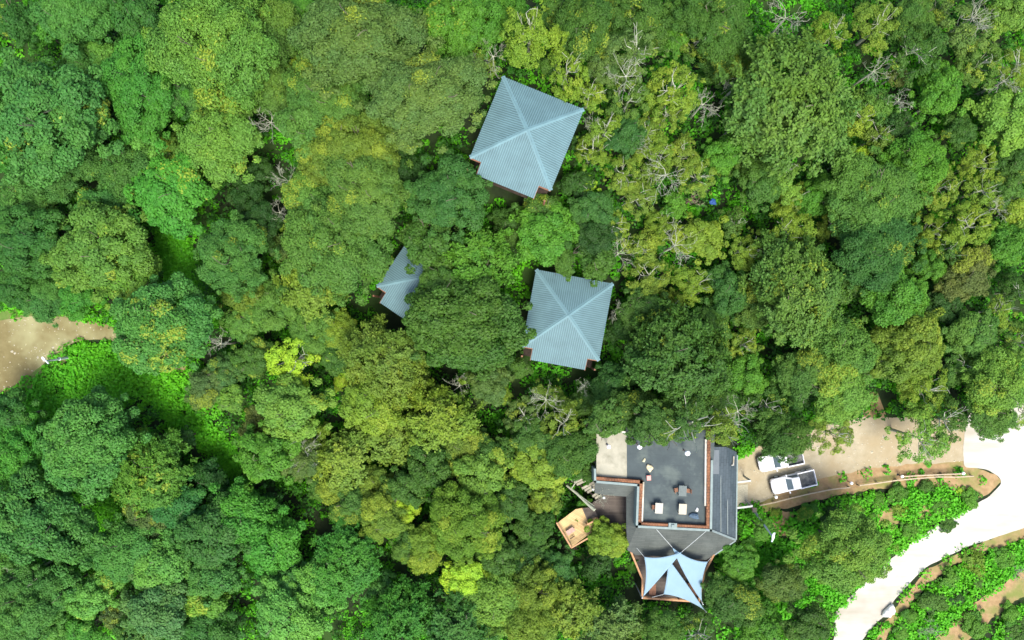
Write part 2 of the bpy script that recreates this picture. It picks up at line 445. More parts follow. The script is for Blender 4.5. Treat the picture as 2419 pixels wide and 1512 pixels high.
M['drive_dirt'] = dirt('drive_dirt', (.22, .19, .12), (.31, .275, .19), (.25, .20, .115), (.36, .33, .24))
M['asphalt_drive'] = M['drive_dirt']

sheet('grass_verge', [(-60, 722), (0, 728), (70, 718), (135, 725), (180, 738)], [(-60, 800), (0, 790), (70, 775), (140, 765), (180, 760)], .020, M['grass_soil'], 2, .75, 60)
sheet('grass_verge', [(-60, 930), (0, 905), (70, 868), (120, 838), (160, 815)], [(-60, 985), (0, 955), (70, 925), (130, 880), (172, 832)], .020, M['grass_soil'], 2, .55, 60)
sheet('dirt_path', [(-120, 775), (-30, 763), (30, 752), (80, 746), (140, 748), (174, 752), (234, 760), (300, 778), (380, 815), (440, 860)],
      [(-120, 985), (-30, 950), (57, 896), (114, 852), (150, 822), (185, 805), (230, 802), (287, 806), (360, 835), (425, 880)], .045, M['path_dirt'], .6, grow=9)
sheet('soil_bank', [(425, 840), (450, 880), (470, 930), (500, 985)], [(412, 850), (432, 890), (452, 935), (485, 990)], .020, M['bank'], 2, .7, 40, 1, 5)
sheet('soil_bank', [(1790, 1185), (1860, 1150), (1920, 1122), (2037, 1098), (2160, 1092), (2275, 1080), (2300, 1105), (2352, 1120), (2366, 1136)],
      [(1800, 1212), (1870, 1196), (1940, 1180), (2040, 1158), (2150, 1150), (2240, 1150), (2285, 1182), (2330, 1170), (2366, 1140)], .020, M['bank'], 2.5, .93, grow=10)
sheet('driveway', [(1728, 1085), (1770, 1062), (1830, 1040), (1900, 1015), (2037, 985), (2150, 985), (2290, 990)],
      [(1735, 1200), (1790, 1190), (1830, 1170), (1917, 1136), (2037, 1108), (2150, 1096), (2285, 1090)], .045, M['drive_dirt'], 1.6)
sheet('soil_bank', [(2040, 965), (2055, 930), (2075, 925)], [(2048, 1015), (2080, 1005), (2095, 985)], .028, M['bank'], 2.5, .9, 24, 1, 8)
sheet('soil_bank', [(2075, 1205), (2095, 1200), (2120, 1200)], [(2075, 1240), (2098, 1244), (2124, 1236)], .03, M['bank'], 2.5, .95, 24, 1, 8)
sheet('soil_bank', [(2165, 1198), (2180, 1192), (2204, 1188)], [(2160, 1225), (2178, 1226), (2200, 1218)], .032, M['bank'], 2.5, .95, 24, 1, 8)
sheet('soil_bank', [(1820, 1215), (1850, 1205), (1872, 1210)], [(1822, 1262), (1848, 1268), (1868, 1252)], .034, M['bank'], 2.5, .7, 24, 1, 8)
sheet('soil_bank', [(1480, 1360), (1500, 1350), (1520, 1360)], [(1460, 1420), (1490, 1425), (1518, 1415)], .034, M['soil'], 2.5, .8, 24, 1, 8)
sheet('soil_bank', [(2060, 1512), (2110, 1440), (2180, 1355), (2240, 1318), (2330, 1278), (2440, 1232), (2560, 1190)],
      [(2085, 1520), (2128, 1455), (2200, 1372), (2252, 1335), (2310, 1308), (2440, 1268), (2560, 1225)], .020, M['bank'], 3, .9, grow=8)
sheet('dirt_track', [(2160, 1572), (2226, 1492), (2308, 1420), (2364, 1384), (2412, 1350), (2514, 1282)],
      [(2215, 1600), (2275, 1525), (2345, 1462), (2400, 1420), (2440, 1388), (2540, 1325)], .030, M['bank'], 3, .97, grow=20)
sheet('concrete_road', [(1930, 1640), (1958, 1540), (1972, 1500), (1967, 1470), (1972, 1445), (1996, 1420), (2050, 1370), (2107, 1318), (2137, 1294), (2170, 1269), (2217, 1239), (2276, 1206), (2336, 1173), (2362, 1146), (2366, 1137), (2362, 1128), (2330, 1108), (2276, 1103), (2274, 1060), (2280, 1000), (2300, 960)],
      [(2000, 1640), (2030, 1520), (2064, 1475), (2094, 1449), (2110, 1419), (2137, 1389), (2183, 1342), (2233, 1316), (2290, 1289), (2350, 1269), (2419, 1247), (2560, 1195), (2600, 1120), (2600, 1060), (2600, 1020), (2600, 990), (2580, 960), (2540, 950), (2500, 945), (2440, 940), (2400, 935)], .065, M['concrete'], .6, n=150, sm=2, across=26, grow=12)

# ------------------------------------------------------------------ huts
def rib_metal(name, c, rough=.62, spec=.22):
    m, t, b = mat(name, rough, spec, 0)
    v = coords(t, 'Object')
    cc = mix(t, ramp(t, noise(t, v, .8, 6), [(.3, 0.0), (.75, .8)]), c, sc(c, .74))
    cc = mix(t, ramp(t, noise(t, coords(t, 'Object', (1, 1, 1)), 2.6, 9, .8), [(.60, 0.0), (.74, .5)]), cc, (.075, .085, .05))
    cc = mix(t, ramp(t, noise(t, v, 9, 3), [(.66, 0.0), (.76, .35)]), cc, sc(c, 1.35))
    t.links.new(cc, b.inputs['Base Color']); return m
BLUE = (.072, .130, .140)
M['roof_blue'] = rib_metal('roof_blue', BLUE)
M['cap_blue'] = rib_metal('cap_blue', sc(BLUE, 1.45))
M['rib_lit_blue'] = rib_metal('rib_lit_blue', sc(BLUE, 1.45))  # ribs coloured lighter than the pans: corrugation light and shade put into colour
M['timber_dark'] = mottled('timber_dark', (.012, .009, .006), (.035, .022, .014), 3, .85)
M['timber_red'] = mottled('timber_red', (.12, .055, .028), (.21, .10, .055), 3, .75)
M['timber_orange'] = mottled('timber_orange', (.27, .14, .062), (.38, .21, .10), 3, .7, stretch=(1, 1, .3))
M['glass_dark'] = mat('glass_dark', .12, .5)[0]; M['glass_dark'].node_tree.nodes['Principled BSDF'].inputs['Base Color'].default_value = (.02, .03, .035, 1)

def hut(label, bl, br, tl, z, pitch=.30, il=.14, ir=.15, drop=.15):
    """square hip-roofed hut; bl, br, tl: the picture points of three eave corners at height z"""
    A, B, D = P(*bl, z), P(*br, z), P(*tl, z)
    a = ((B - A).length + (D - A).length) / 2
    ex = (B - A).normalized(); ey = Vector((-ex.y, ex.x, 0))
    O = A
    gz = float(zg(*(O + ex * a / 2 + ey * a / 2).xy))
    cen = O + ex * a / 2 + ey * a / 2
    root = tag(empty('hut', (cen.x, cen.y, gz)), label, 'hut', 'blue-grey hip-roofed huts in the forest')
    hp = pitch * a / 2
    def pt(u, v, dz=0.0): return O + ex * u + ey * v + Vector((0, 0, dz))
    def hgt(u, v): return min(u, v, a - u, a - v) * pitch
    q = MB()
    apex = pt(a / 2, a / 2, hp)
    th = .07
    # four slopes; the lower one runs on past the eave between two notches
    u0, u1, dv = il * a, a - ir * a, drop * a
    low = [pt(0, 0), pt(u0, 0), pt(u0, -dv, -dv * pitch), pt(u1, -dv, -dv * pitch), pt(u1, 0), pt(a, 0), apex]
    for poly in (low, [pt(a, 0), pt(a, a), apex], [pt(a, a), pt(0, a), apex], [pt(0, a), pt(0, 0), apex]):
        n = len(q.v); q.v += [tuple(p) for p in poly]; q.f.append(tuple(range(n, n + len(poly))))
        n2 = len(q.v); q.v += [tuple(p - Vector((0, 0, th))) for p in poly]; q.f.append(tuple(range(n2 + len(poly) - 1, n2 - 1, -1)))
        for i in range(len(poly) - (2 if poly is not low else 2)):
            q.f.append((n + i, n2 + i, n2 + i + 1, n + i + 1))
    # standing ribs running down every slope
    sp = .225; k = int(a / sp); rb = MB()
    for i in range(1, k):
        s = a * i / k; top = min(s, a - s)
        v0 = -dv if u0 < s < u1 else 0.0
        for (p0, p1) in ((pt(s, v0, v0 * pitch), pt(s, top, top * pitch)), (pt(a - 0, s, 0), pt(a - top, s, top * pitch)), (pt(s, a, 0), pt(s, a - top, top * pitch)), (pt(0, s, 0), pt(top, s, top * pitch))):
            if (p1 - p0).length > .15: rb.bar(p0 + Vector((0, 0, .025)), p1 + Vector((0, 0, .025)), .085, .075)
    nf = len(q.f); q.add(rb.v, rb.f)
    ro = q.build('roof', M['roof_blue'], root); ro.data.materials.append(M['rib_lit_blue'])
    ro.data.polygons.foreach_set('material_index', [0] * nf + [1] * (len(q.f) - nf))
    for c in (pt(0, 0), pt(a, 0), pt(a, a), pt(0, a)):
        cp = MB(); d = (apex - c).normalized(); s = d.cross(Vector((0, 0, 1))).normalized(); w = .21
        e0, e1 = c + Vector((0, 0, .085)), apex + Vector((0, 0, .085))
        dn = Vector((0, 0, -w * pitch * .72))
        cp.add([e0, e1, e0 + s * w + dn, e1 + s * w + dn, e0 - s * w + dn, e1 - s * w + dn, e0 - Vector((0, 0, .05)), e1 - Vector((0, 0, .05))],
               [(0, 2, 3, 1), (0, 1, 5, 4), (0, 4, 6, 2), (2, 6, 7, 3), (4, 5, 7, 6), (1, 3, 7, 5)])
        cp.tube([e0 + Vector((0, 0, .0)), e1 + Vector((0, 0, .0))], .045, 6)
        cp.build('ridge_cap', M['cap_blue'], root)
    fc = MB()
    for p0, p1 in ((pt(0, 0), pt(u0, 0)), (pt(u1, 0), pt(a, 0)), (pt(u1, 0), pt(u1, -dv, -dv * pitch)), (pt(u0, 0), pt(u0, -dv, -dv * pitch))):
        fc.bar(p0 - Vector((0, 0, .17)) - ey * .05, p1 - Vector((0, 0, .17)) - ey * .05, .10, .18)
    for p0, p1 in ((pt(a, 0), pt(a, a)), (pt(a, a), pt(0, a)), (pt(0, a), pt(0, 0)), (pt(u0, -dv, -dv * pitch), pt(u1, -dv, -dv * pitch))):
        mid = (p0 + p1) / 2; inn = (cen - mid); inn.z = 0; inn = inn.normalized() * .09
        fc.bar(p0 + inn - Vector((0, 0, .2)), p1 + inn - Vector((0, 0, .2)), .06, .2)
    fc.build('fascia', M['timber_red'], root)
    w = MB(); i0 = .9
    ring = [pt(i0, i0 + .6), pt(a - i0, i0 + .6), pt(a - i0, a - i0), pt(i0, a - i0)]
    fl = max(gz + .8, z - 3.1)
    w.loft([[Vector((p.x, p.y, fl)) for p in ring], [Vector((p.x, p.y, z + .15)) for p in ring]])
    w.build('wall', M['timber_dark'], root)
    dk = MB()
    dk.slab([Vector((p.x, p.y, fl)) for p in (pt(.3, -dv + .2), pt(a - .3, -dv + .2), pt(a - .3, a - .3), pt(.3, a - .3))], .15)
    dk.build('deck', M['timber_dark'], root)
    for (uu, vv) in ((.2, -dv + .2), (a - .2, -dv + .2), (.2, a - .2), (a - .2, a - .2)):
        pb = MB(); b = pt(uu, vv); pb.bar((b.x, b.y, gz - 1.5), (b.x, b.y, z - .1 - (dv * pitch if vv < 0 else 0)), .18, .18); pb.build('post', M['timber_red'], root)
    dr = MB(); c0 = (ring[0] + ring[1]) / 2; dr.box((c0.x - ey.x * .03, c0.y - ey.y * .03, fl + 1.05), (1.0, .08, 2.1), math.atan2(ex.y, ex.x)); dr.build('door', M['timber_red'], root)
    for t_ in (.2, .8):
        wn = MB(); c1 = ring[0].lerp(ring[1], t_); wn.box((c1.x - ey.x * .03, c1.y - ey.y * .03, fl + 1.4), (1.1, .07, 1.0), math.atan2(ex.y, ex.x)); wn.build('window', M['glass_dark'], root)
    return [pt(-.2, -dv - .3), pt(a + .2, -dv - .3), pt(a + .2, a + .2), pt(-.2, a + .2)]
HUTS = []
HUTS.append(hut('blue-grey ribbed hip-roofed hut, the upper and largest of the three', (1110, 372), (1299, 449), (1186, 177), 11.5))
HUTS.append(hut('blue-grey ribbed hip-roofed hut standing clear of trees between the upper hut and the dark terrace', (1233, 818.5), (1414.5, 852), (1268, 636.5), 5.6))
HUTS.append(hut('blue-grey hip-roofed hut mostly hidden under tree crowns, only one corner showing', (890, 676), (1046.6, 783.5), (997.5, 519.5), 5.4))

# ------------------------------------------------------------------ the flat-roofed building with its terrace
def shingle(name, c1, c2, scale, rot, bw=.5, bh=.25, mortar=.02, rough=.8):
    m, t, b = mat(name, rough, .3)
    v = coords(t, 'Object', (1, 1, 1), (0, 0, rot))
    br = N(t, 'ShaderNodeTexBrick'); br.inputs['Scale'].default_value = scale
    br.inputs['Brick Width'].default_value = bw; br.inputs['Row Height'].default_value = bh; br.inputs['Mortar Size'].default_value = mortar
    br.inputs['Color1'].default_value = (*c1, 1); br.inputs['Color2'].default_value = (*c2, 1); br.inputs['Mortar'].default_value = (*sc(c1, .55), 1)
    t.links.new(v, br.inputs['Vector'])
    c = mix(t, ramp(t, noise(t, v, .5, 6), [(.35, 0.0), (.72, .6)]), br.outputs['Color'], sc(c2, 1.5))
    c = mix(t, ramp(t, noise(t, v, 5, 8, .7), [(.4, 0.0), (.9, .35)]), c, sc(c1, .6))
    t.links.new(c, b.inputs['Base Color']); bump(t, b, br.outputs['Fac'], -.25, .02); return m
ROTB = R(-3.3)
M['shingle'] = shingle('dark_shingle', (.038, .046, .040), (.056, .064, .056), 1.0, R(3), .9, .22, .012)
M['tile_roof'] = shingle('blue_black_tile', (.026, .038, .044), (.038, .052, .058), 1.0, R(90 + 2), .62, .34, .03, .55)
M['bitumen'] = mottled('bitumen', (.028, .040, .042), (.044, .060, .060), .6, .75, (.075, .095, .082), .30, .1)
def bitumen():
    m, t, b = mat('bitumen', .75, .3); v = coords(t, 'Object', (1, 1, 1), (0, 0, R(3.3)))
    f = noise(t, v, .6, 8, .65); c = ramp(t, f, [(.3, (.028, .040, .042)), (.7, (.044, .060, .060))])
    c = mix(t, ramp(t, noise(t, v, .30, 4), [(.50, 0.0), (.68, .9)]), c, (.075, .095, .082))
    c = mix(t, ramp(t, noise(t, v, 1.7, 9, .75), [(.60, 0.0), (.72, .5)]), c, (.11, .125, .105))
    br = N(t, 'ShaderNodeTexBrick'); br.inputs['Scale'].default_value = 1.0; br.inputs['Brick Width'].default_value = 9.0; br.inputs['Row Height'].default_value = 1.05; br.inputs['Mortar Size'].default_value = .018; br.inputs['Mortar Smooth'].default_value = .5
    t.links.new(v, br.inputs['Vector']); c = mix(t, mix(t, br.outputs['Fac'], (0, 0, 0), (.45, .45, .45)), c, (.018, .026, .028))
    t.links.new(c, b.inputs['Base Color']); bump(t, b, f, .1, .02); return m
M['bitumen'] = bitumen()
M['slab'] = mottled('stained_concrete', (.15, .145, .10), (.33, .315, .24), .6, .85, (.12, .125, .095), .30, .1)
M['coping'] = mottled('grey_green_coping', (.11, .15, .14), (.16, .205, .19), 2, .6)
M['white_wall'] = mottled('white_wall', (.32, .31, .25), (.45, .44, .39), 1.6, .8, (.22, .19, .13), .8)
M['brick'] = shingle('brick', (.10, .042, .020), (.175, .078, .036), 1.0, ROTB, .30, .30, .045, .85)
M['wallpaint'] = mottled('building_wall', (.30, .27, .22), (.38, .35, .29), 2, .85)
M['plank'] = shingle('dark_planks', (.05, .04, .032), (.085, .07, .056), 1.0, R(2), 4.0, .16, .018)
M['plank_grey'] = mottled('grey_planks', (.19, .18, .13), (.31, .29, .22), 2.2, .9, (.12, .13, .09), .6)
M['metal_grey'] = mottled('grey_metal', (.10, .13, .125), (.15, .18, .17), 3, .45, metal=.2)
M['rope'] = mat('rope', .7)[0]; M['rope'].node_tree.nodes['Principled BSDF'].inputs['Base Color'].default_value = (.42, .44, .42, 1)

TZ = 6.3                                    # terrace floor
def pz(pts, z): return [P(x, y, z) for x, y in pts]
c0 = P(1590, 1180, 0)
bld = tag(empty('building', (c0.x, c0.y, 0)), 'flat-roofed building with dark terrace, brick parapet and dark skirt roofs below the huts', 'building')
fl = MB(); fl.slab(pz([(1479, 1012), (1690, 1016), (1676, 1246), (1512, 1238), (1514, 1138), (1479, 1135)], TZ), .3); fl.build('terrace_floor', M['bitumen'], bld)
sl = MB(); sl.slab(pz([(1409, 1015), (1480.5, 1018), (1481, 1136), (1409, 1131)], TZ + .03), .3); sl.build('concrete_slab', M['slab'], bld)
cz = TZ + .62
def wallrun(name, pts, w, z0, z1, m, side=0.0):
    q = MB()
    for a, b in zip(pts[:-1], pts[1:]):
        A, B = P(*a, z1), P(*b, z1); A.z = B.z = (z0 + z1) / 2; d = (B - A).normalized()
        q.bar(A - d * w * .5, B + d * w * .5, w, z1 - z0)
    return q.build(name, m, bld)
run = [(1411, 1130.5), (1515, 1139), (1511.5, 1238), (1672.5, 1246.5)]
wallrun('parapet', run, .34, TZ - .6, cz - .10, M['brick'])
wallrun('parapet', [(1672.5, 1246.5), (1675, 1020)], .34, TZ - .6, cz - .104, M['brick'])
wallrun('coping', [(1405.5, 1110), (1406, 1138), (1508, 1146.5), (1504.5, 1244), (1679.5, 1253), (1682, 1090)], .24, TZ - 1.5, cz, M['coping'])
wallrun('inner_ledge', [(1520, 1141), (1516.6, 1231)], .20, TZ - .3, TZ + .34, M['white_wall'])
wallrun('inner_ledge', [(1666.6, 1193), (1668, 1040)], .22, TZ - .3, TZ + .36, M['white_wall'])
wallrun('back_wall', [(1409, 1016), (1475, 1021)], .20, TZ - .3, TZ + .9, M['white_wall'])
ho = MB(); A = P(1589, 1241, cz + .02); ho.box(A, (.9, .5, .16), ROTB); ho.box(A + Vector((0, -.05, .12)), (.35, .3, .2), ROTB); ho.build('roof_hatch', M['coping'], bld)
def roof(name, top, m, th=.16): return MB().slab([P(x, y, z) for x, y, z in top], th).build(name, m, bld)
roof('skirt_roof', [(1405, 1139, TZ - .5), (1509, 1146.5, TZ - .5), (1479.5, 1173.5, TZ - 1.3), (1432, 1170, TZ - 1.3), (1405, 1165, TZ - 1.3)], M['shingle'])
roof('skirt_roof', [(1509, 1146.5, TZ - .5), (1504.5, 1245, TZ - .5), (1479.5, 1245, TZ - 1.3), (1479.5, 1173.5, TZ - 1.3)], M['shingle'])
roof('skirt_roof', [(1504.5, 1244, TZ - .55), (1680, 1253, TZ - .55), (1738, 1275.5, TZ - 1.9), (1711, 1294, TZ - 2.0), (1688, 1309, TZ - 2.0), (1668, 1323, TZ - 2.1), (1580, 1316, TZ - 2.1), (1502, 1311, TZ - 2.0), (1482, 1300, TZ - 1.9), (1479.5, 1245, TZ - 1.3)], M['shingle'])
roof('tiled_roof', [(1686, 1056, TZ - .5), (1716, 1056, TZ - 1.0), (1740, 1068, TZ - 1.9), (1738, 1275, TZ - 1.88), (1681, 1252.5, TZ - .53)], M['tile_roof'])
# translucent grey sheet patched into the tiles, hip trim and gutter
M['sheet_grey'] = mottled('grey_sheet', (.085, .10, .105), (.11, .125, .13), 2, .5)
roof('roof_sheet', [(1684.5, 1063, TZ - .42), (1699, 1063, TZ - .72), (1698.5, 1120, TZ - .72), (1684, 1120, TZ - .42)], M['sheet_grey'], .02)
q = MB(); q.bar(P(1680, 1252.5, TZ - .45), P(1738, 1275.5, TZ - 1.8), .22, .08); q.build('hip_trim', M['metal_grey'], bld)
q = MB(); q.bar(P(1741.5, 1075, TZ - 1.95), P(1739, 1275, TZ - 1.93), .14, .12); q.bar(P(1738, 1277, TZ - 1.95), P(1688, 1310.5, TZ - 2.06), .12, .1); q.build('gutter', M['coping'], bld)
q = MB(); q.bar(P(1733.5, 1078, TZ - 1.45), P(1732.5, 1098, TZ - 1.45), .12, .08); q.bar(P(1733.5, 1098, TZ - 1.45), P(1728, 1099, TZ - 1.3), .1, .08); q.build('pipe', M['white_wall'], bld)
for s in ((1702.5, 1075, 1703, 1256), (1718, 1068, 1719, 1262)):
    q = MB(); zz = TZ - .96 if s[0] < 1710 else TZ - 1.36
    q.bar(P(s[0], s[1], zz), P(s[2], s[3], zz), .05, .05); q.build('roof_batten', M['metal_grey'], bld)
def walls(pts, z0, z1):
    q = MB(); ring = [P(x, y, z1) for x, y in pts]
    q.loft([[Vector((p.x, p.y, z0)) for p in ring], [Vector((p.x, p.y, z1)) for p in ring]]); return q.build('wall', M['wallpaint'], bld)
walls([(1412, 1016), (1686, 1016), (1676, 1248), (1508, 1241), (1511, 1141), (1412, 1134)], -.3, TZ - .35)
walls([(1686, 1062), (1725, 1066), (1724, 1262), (1682, 1250)], -.3, TZ - 2.2)
for yy in (1110, 1160, 1215):
    q = MB(); A = P(1727, yy, 1.5); q.box(A, (.08, 1.4, 1.2)); q.build('window', M['glass_dark'], bld)

# courtyard deck to the left of the building and the grey boardwalk
c1 = P(1440, 1190, 2.4)
dk = tag(empty('timber_deck', (c1.x, c1.y, 0)), 'dark plank deck in the inner corner of the building, left of the terrace', 'deck')
MB().slab(pz([(1388, 1195), (1425, 1172), (1445, 1165), (1484, 1170), (1486, 1262), (1440, 1275), (1400, 1250)], 2.4), .2).build('floor', M['plank'], dk)
for x, y in ((1392, 1196), (1440, 1268), (1402, 1245)):
    q = MB(); A = P(x, y, 2.2); q.bar((A.x, A.y, -.2), A, .2, .2); q.build('post', M['timber_dark'], dk)
c1 = P(1390, 1165, 2.3)
bw = tag(empty('boardwalk', (c1.x, c1.y, 0)), 'weathered grey boardwalk of loose slats left of the dark plank deck', 'boardwalk')
q = MB()
for i in range(11):
    f = i / 10; a = P(1350 + 62 * f, 1136 + 46 * f, 2.3); b = P(1392 + 52 * f, 1118 + 40 * f, 2.3)
    if i % 4 != 3: q.bar(a, b, .26, .06)
q.build('slat', M['plank_grey'], bw)
q = MB(); q.bar(P(1360, 1138, 2.2), P(1418, 1182, 2.2), .15, .2); q.bar(P(1388, 1124, 2.2), P(1438, 1162, 2.2), .15, .2); q.build('beam', M['timber_dark'], bw)
for x, y in ((1362, 1140), (1416, 1180), (1390, 1126)):
    q = MB(); A = P(x, y, 2.1); q.bar((A.x, A.y, -.2), A, .16, .16); q.build('post', M['timber_dark'], bw)

# sail deck
DZ = 2.6
c1 = P(1590, 1365, 0)
sdk = tag(empty('timber_deck', (c1.x, c1.y, 0)), 'dark plank deck with orange timber rails under the shade sails', 'deck')
MB().slab(pz([(1488, 1298), (1690, 1306), (1664, 1356), (1654, 1422), (1516, 1413), (1517, 1370)], DZ), .2).build('floor', M['plank'], sdk)
rl = [(1489, 1300), (1518, 1369), (1517, 1412.5), (1651, 1421.5), (1664, 1353), (1688, 1307)]
for a, b in zip(rl[:-1], rl[1:]):
    q = MB(); A, B = P(*a, DZ + 1.0), P(*b, DZ + 1.0); q.bar(A, B, .20, .10)
    lowA, lowB = A - Vector((0, 0, .5)), B - Vector((0, 0, .5)); q.bar(lowA, lowB, .06, .12); q.build('handrail', M['timber_orange'], sdk)
for x, y in rl + [(1503, 1334), (1560, 1415.5), (1605, 1418.5), (1675, 1330)]:
    q = MB(); A = P(x, y, DZ + .94); q.bar((A.x, A.y, -.2), A, .14, .14); q.build('post', M['timber_orange'], sdk)
t1 = tag(empty('bench', tuple(P(1541, 1397, DZ))), 'reddish timber bench under the left shade sail, beside the deck rail', 'bench')
q = MB(); q.slab(pz([(1534, 1380), (1550, 1380), (1549, 1408), (1533, 1407)], DZ + .5), .08); q.build('seat', M['timber_red'], t1)
for x, y in ((1536, 1383), (1547, 1383), (1546, 1405), (1536, 1404)):
    q = MB(); A = P(x, y, DZ + .5); q.bar((A.x, A.y, DZ), (A.x, A.y, DZ + .43), .07, .07); q.build('leg', M['timber_dark'], t1)
t1 = tag(empty('bench', tuple(P(1640, 1400, DZ))), 'reddish timber bench showing in the slit between two shade sails', 'bench')
q = MB(); q.slab(pz([(1624, 1378), (1632, 1376), (1654, 1416), (1645, 1417)], DZ + .5), .08); q.build('seat', M['timber_red'], t1)
for x, y in ((1627, 1380), (1632, 1380), (1651, 1413), (1646, 1414)):
    q = MB(); A = P(x, y, DZ + .5); q.bar((A.x, A.y, DZ), (A.x, A.y, DZ + .43), .07, .07); q.build('leg', M['timber_dark'], t1)
def sail_cloth():
    m, t, b = mat('sail_cloth', .75, .15)
    v = coords(t); f = noise(t, v, .7, 3)
    t.links.new(ramp(t, f, [(.3, (.145, .225, .275)), (.7, (.165, .25, .30))]), b.inputs['Base Color'])
    wv = N(t, 'ShaderNodeTexWave'); wv.inputs['Scale'].default_value = 14; t.links.new(v, wv.inputs['Vector']); bump(t, b, wv.outputs['Fac'], .08, .01)
    return m
M['sail'] = sail_cloth()
M['steel'] = mottled('steel', (.33, .39, .39), (.44, .50, .50), 3, .5)
def sail(label, cs, bulge, ropes, posts):
    C = [P(x, y, z) for x, y, z in cs]; n = 20
    cen = sum(C, Vector()) / 3
    root = tag(empty('shade_sail', tuple(cen)), label, 'shade sail', 'blue-grey shade sails over the deck')
    q = MB(); idx = {}
    for i in range(n + 1):
        for j in range(n + 1 - i):
            a, b = i / n, j / n; c = 1 - a - b
            p = C[0] * a + C[1] * b + C[2] * c
            for (u, v_, o, kk) in ((a, b, 2, bulge[0]), (b, c, 0, bulge[1]), (c, a, 1, bulge[2])):
                mid = (C[(o + 1) % 3] + C[(o + 2) % 3]) / 2
                p = p + (C[o] - mid) * (4 * u * v_ * kk)
            p.z -= 1.1 * a * b * c * 9 * .12
            idx[(i, j)] = len(q.v); q.v.append(tuple(p))
    for i in range(n):
        for j in range(n - i):
            q.f.append((idx[(i, j)], idx[(i + 1, j)], idx[(i, j + 1)]))
            if j < n - i - 1: q.f.append((idx[(i + 1, j)], idx[(i + 1, j + 1)], idx[(i, j + 1)]))
    o = q.build('cloth', M['sail'], root, True); sm = o.modifiers.new('thickness', 'SOLIDIFY'); sm.thickness = .012
    for a, b in ropes:
        q = MB(); q.tube([C[a], P(*b)], .022, 5); q.build('rope', M['rope'], root)
    for b in posts:
        q = MB(); A = P(*b); q.tube([(A.x, A.y, -.2), A], .055, 8); q.build('pole', M['steel'], root)
sail('left blue-grey shade sail, lapping over the other two at its tip', [(1521.5, 1315, 5.6), (1611, 1303.5, 6.0), (1519.5, 1409.5, 4.6)], (.07, -.02, .06), [(0, (1504, 1294.5, 5.0)), (1, (1668, 1255, 6.6)), (2, (1517, 1413, 4.3))], [(1517, 1413, 4.4)])
sail('right blue-grey shade sail, its long tip reaching over the dark skirt roof', [(1588, 1293, 5.7), (1672, 1326.5, 5.2), (1658, 1421, 4.4)], (.09, .07, -.08), [(0, (1551, 1251, 6.4)), (1, (1680, 1318, 5.0)), (2, (1661, 1428, 4.2))], [(1661, 1428, 4.3)])
sail('lower middle blue-grey shade sail with its tip beyond the deck rail', [(1579, 1320, 5.3), (1567.5, 1404, 4.6), (1664, 1441, 4.0)], (.02, .08, -.02), [(1, (1540, 1411, 4.2)), (2, (1668, 1446, 3.8))], [(1668, 1446, 3.9)])
HULLS = [np.array([(1402, 1010), (1745, 1010), (1745, 1275), (1690, 1312), (1664, 1425), (1512, 1416), (1485, 1300), (1385, 1250), (1385, 1195), (1402, 1170)], float)]
# ------------------------------------------------------------------ things on the terrace
WOODS = dict(grey_white=mottled('bleached_table', (.26, .25, .205), (.37, .36, .31), 4, .8, stretch=(1, 6, 1)), cream=mottled('cream_table', (.31, .275, .195), (.40, .365, .275), 4, .8, stretch=(1, 6, 1)),
             slate=mottled('slate_table', (.075, .095, .088), (.125, .145, .135), 4, .8, stretch=(1, 6, 1)))
def table(x, y, m, label, rz=ROTB):
    p = P(x, y, TZ + .75); root = tag(empty('table', (p.x, p.y, TZ), rz), label, 'table', 'small tables on the dark terrace')
    q = MB()
    for i in range(5): q.box((-.33 + i * .165, 0, .73), (.158, 1.12, .04))
    o = q.build('table_top', WOODS[m]); o.parent = root
    for sx in (-1, 1):
        for sy in (-1, 1):
            q = MB(); q.box((sx * .34, sy * .48, .355), (.06, .06, .71)); o = q.build('leg', M['timber_dark']); o.parent = root
table(1557, 1201, 'grey_white', 'bleached grey-white table near the terrace corner, a brown chair at its side')
table(1613, 1203, 'cream', 'cream table with no chairs, beside the pale stain on the terrace')
table(1613, 1160, 'slate', 'slate grey table between two brown chairs on the terrace')
def chair(x, y, rz, label):
    p = P(x, y, TZ + .45); root = tag(empty('chair', (p.x, p.y, TZ), rz), label, 'chair', 'brown chairs on the dark terrace')
    q = MB(); q.box((0, 0, .44), (.44, .44, .05)); o = q.build('seat', M['timber_red']); o.parent = root
    q = MB()
    for i in range(4): q.box((-.21, -.165 + i * .11, .68), (.03, .07, .42))
    q.box((-.215, 0, .90), (.04, .46, .06)); o = q.build('backrest', M['timber_red']); o.parent = root
    for sx in (-1, 1):
        for sy in (-1, 1):
            q = MB(); q.box((sx * .19, sy * .19, .205), (.045, .045, .41)); o = q.build('leg', M['timber_dark']); o.parent = root
chair(1544, 1198, ROTB, 'brown chair against the side of the bleached grey-white table')
chair(1597, 1158, ROTB + .25, 'brown chair turned slightly askew at the slate table, on its scrap-strewn side')
chair(1626.5, 1159.5, ROTB + math.pi, 'brown chair pushed under the driveway side of the slate table')
def simple(name, cc): return mottled(name, sc(cc, .85), cc, 5, .7)
p = P(1531, 1127, TZ); root = tag(empty('stool', (p.x, p.y, TZ), .05), 'pinkish red stool by the brick corner on the terrace', 'stool')
q = MB(); q.box((0, 0, .42), (.44, .5, .06)); o = q.build('seat', simple('red_stool', (.62, .24, .20))); o.parent = root
for sx in (-1, 1):
    for sy in (-1, 1):
        q = MB(); q.box((sx * .17, sy * .2, .195), (.05, .05, .39)); o = q.build('leg', M['timber_dark']); o.parent = root
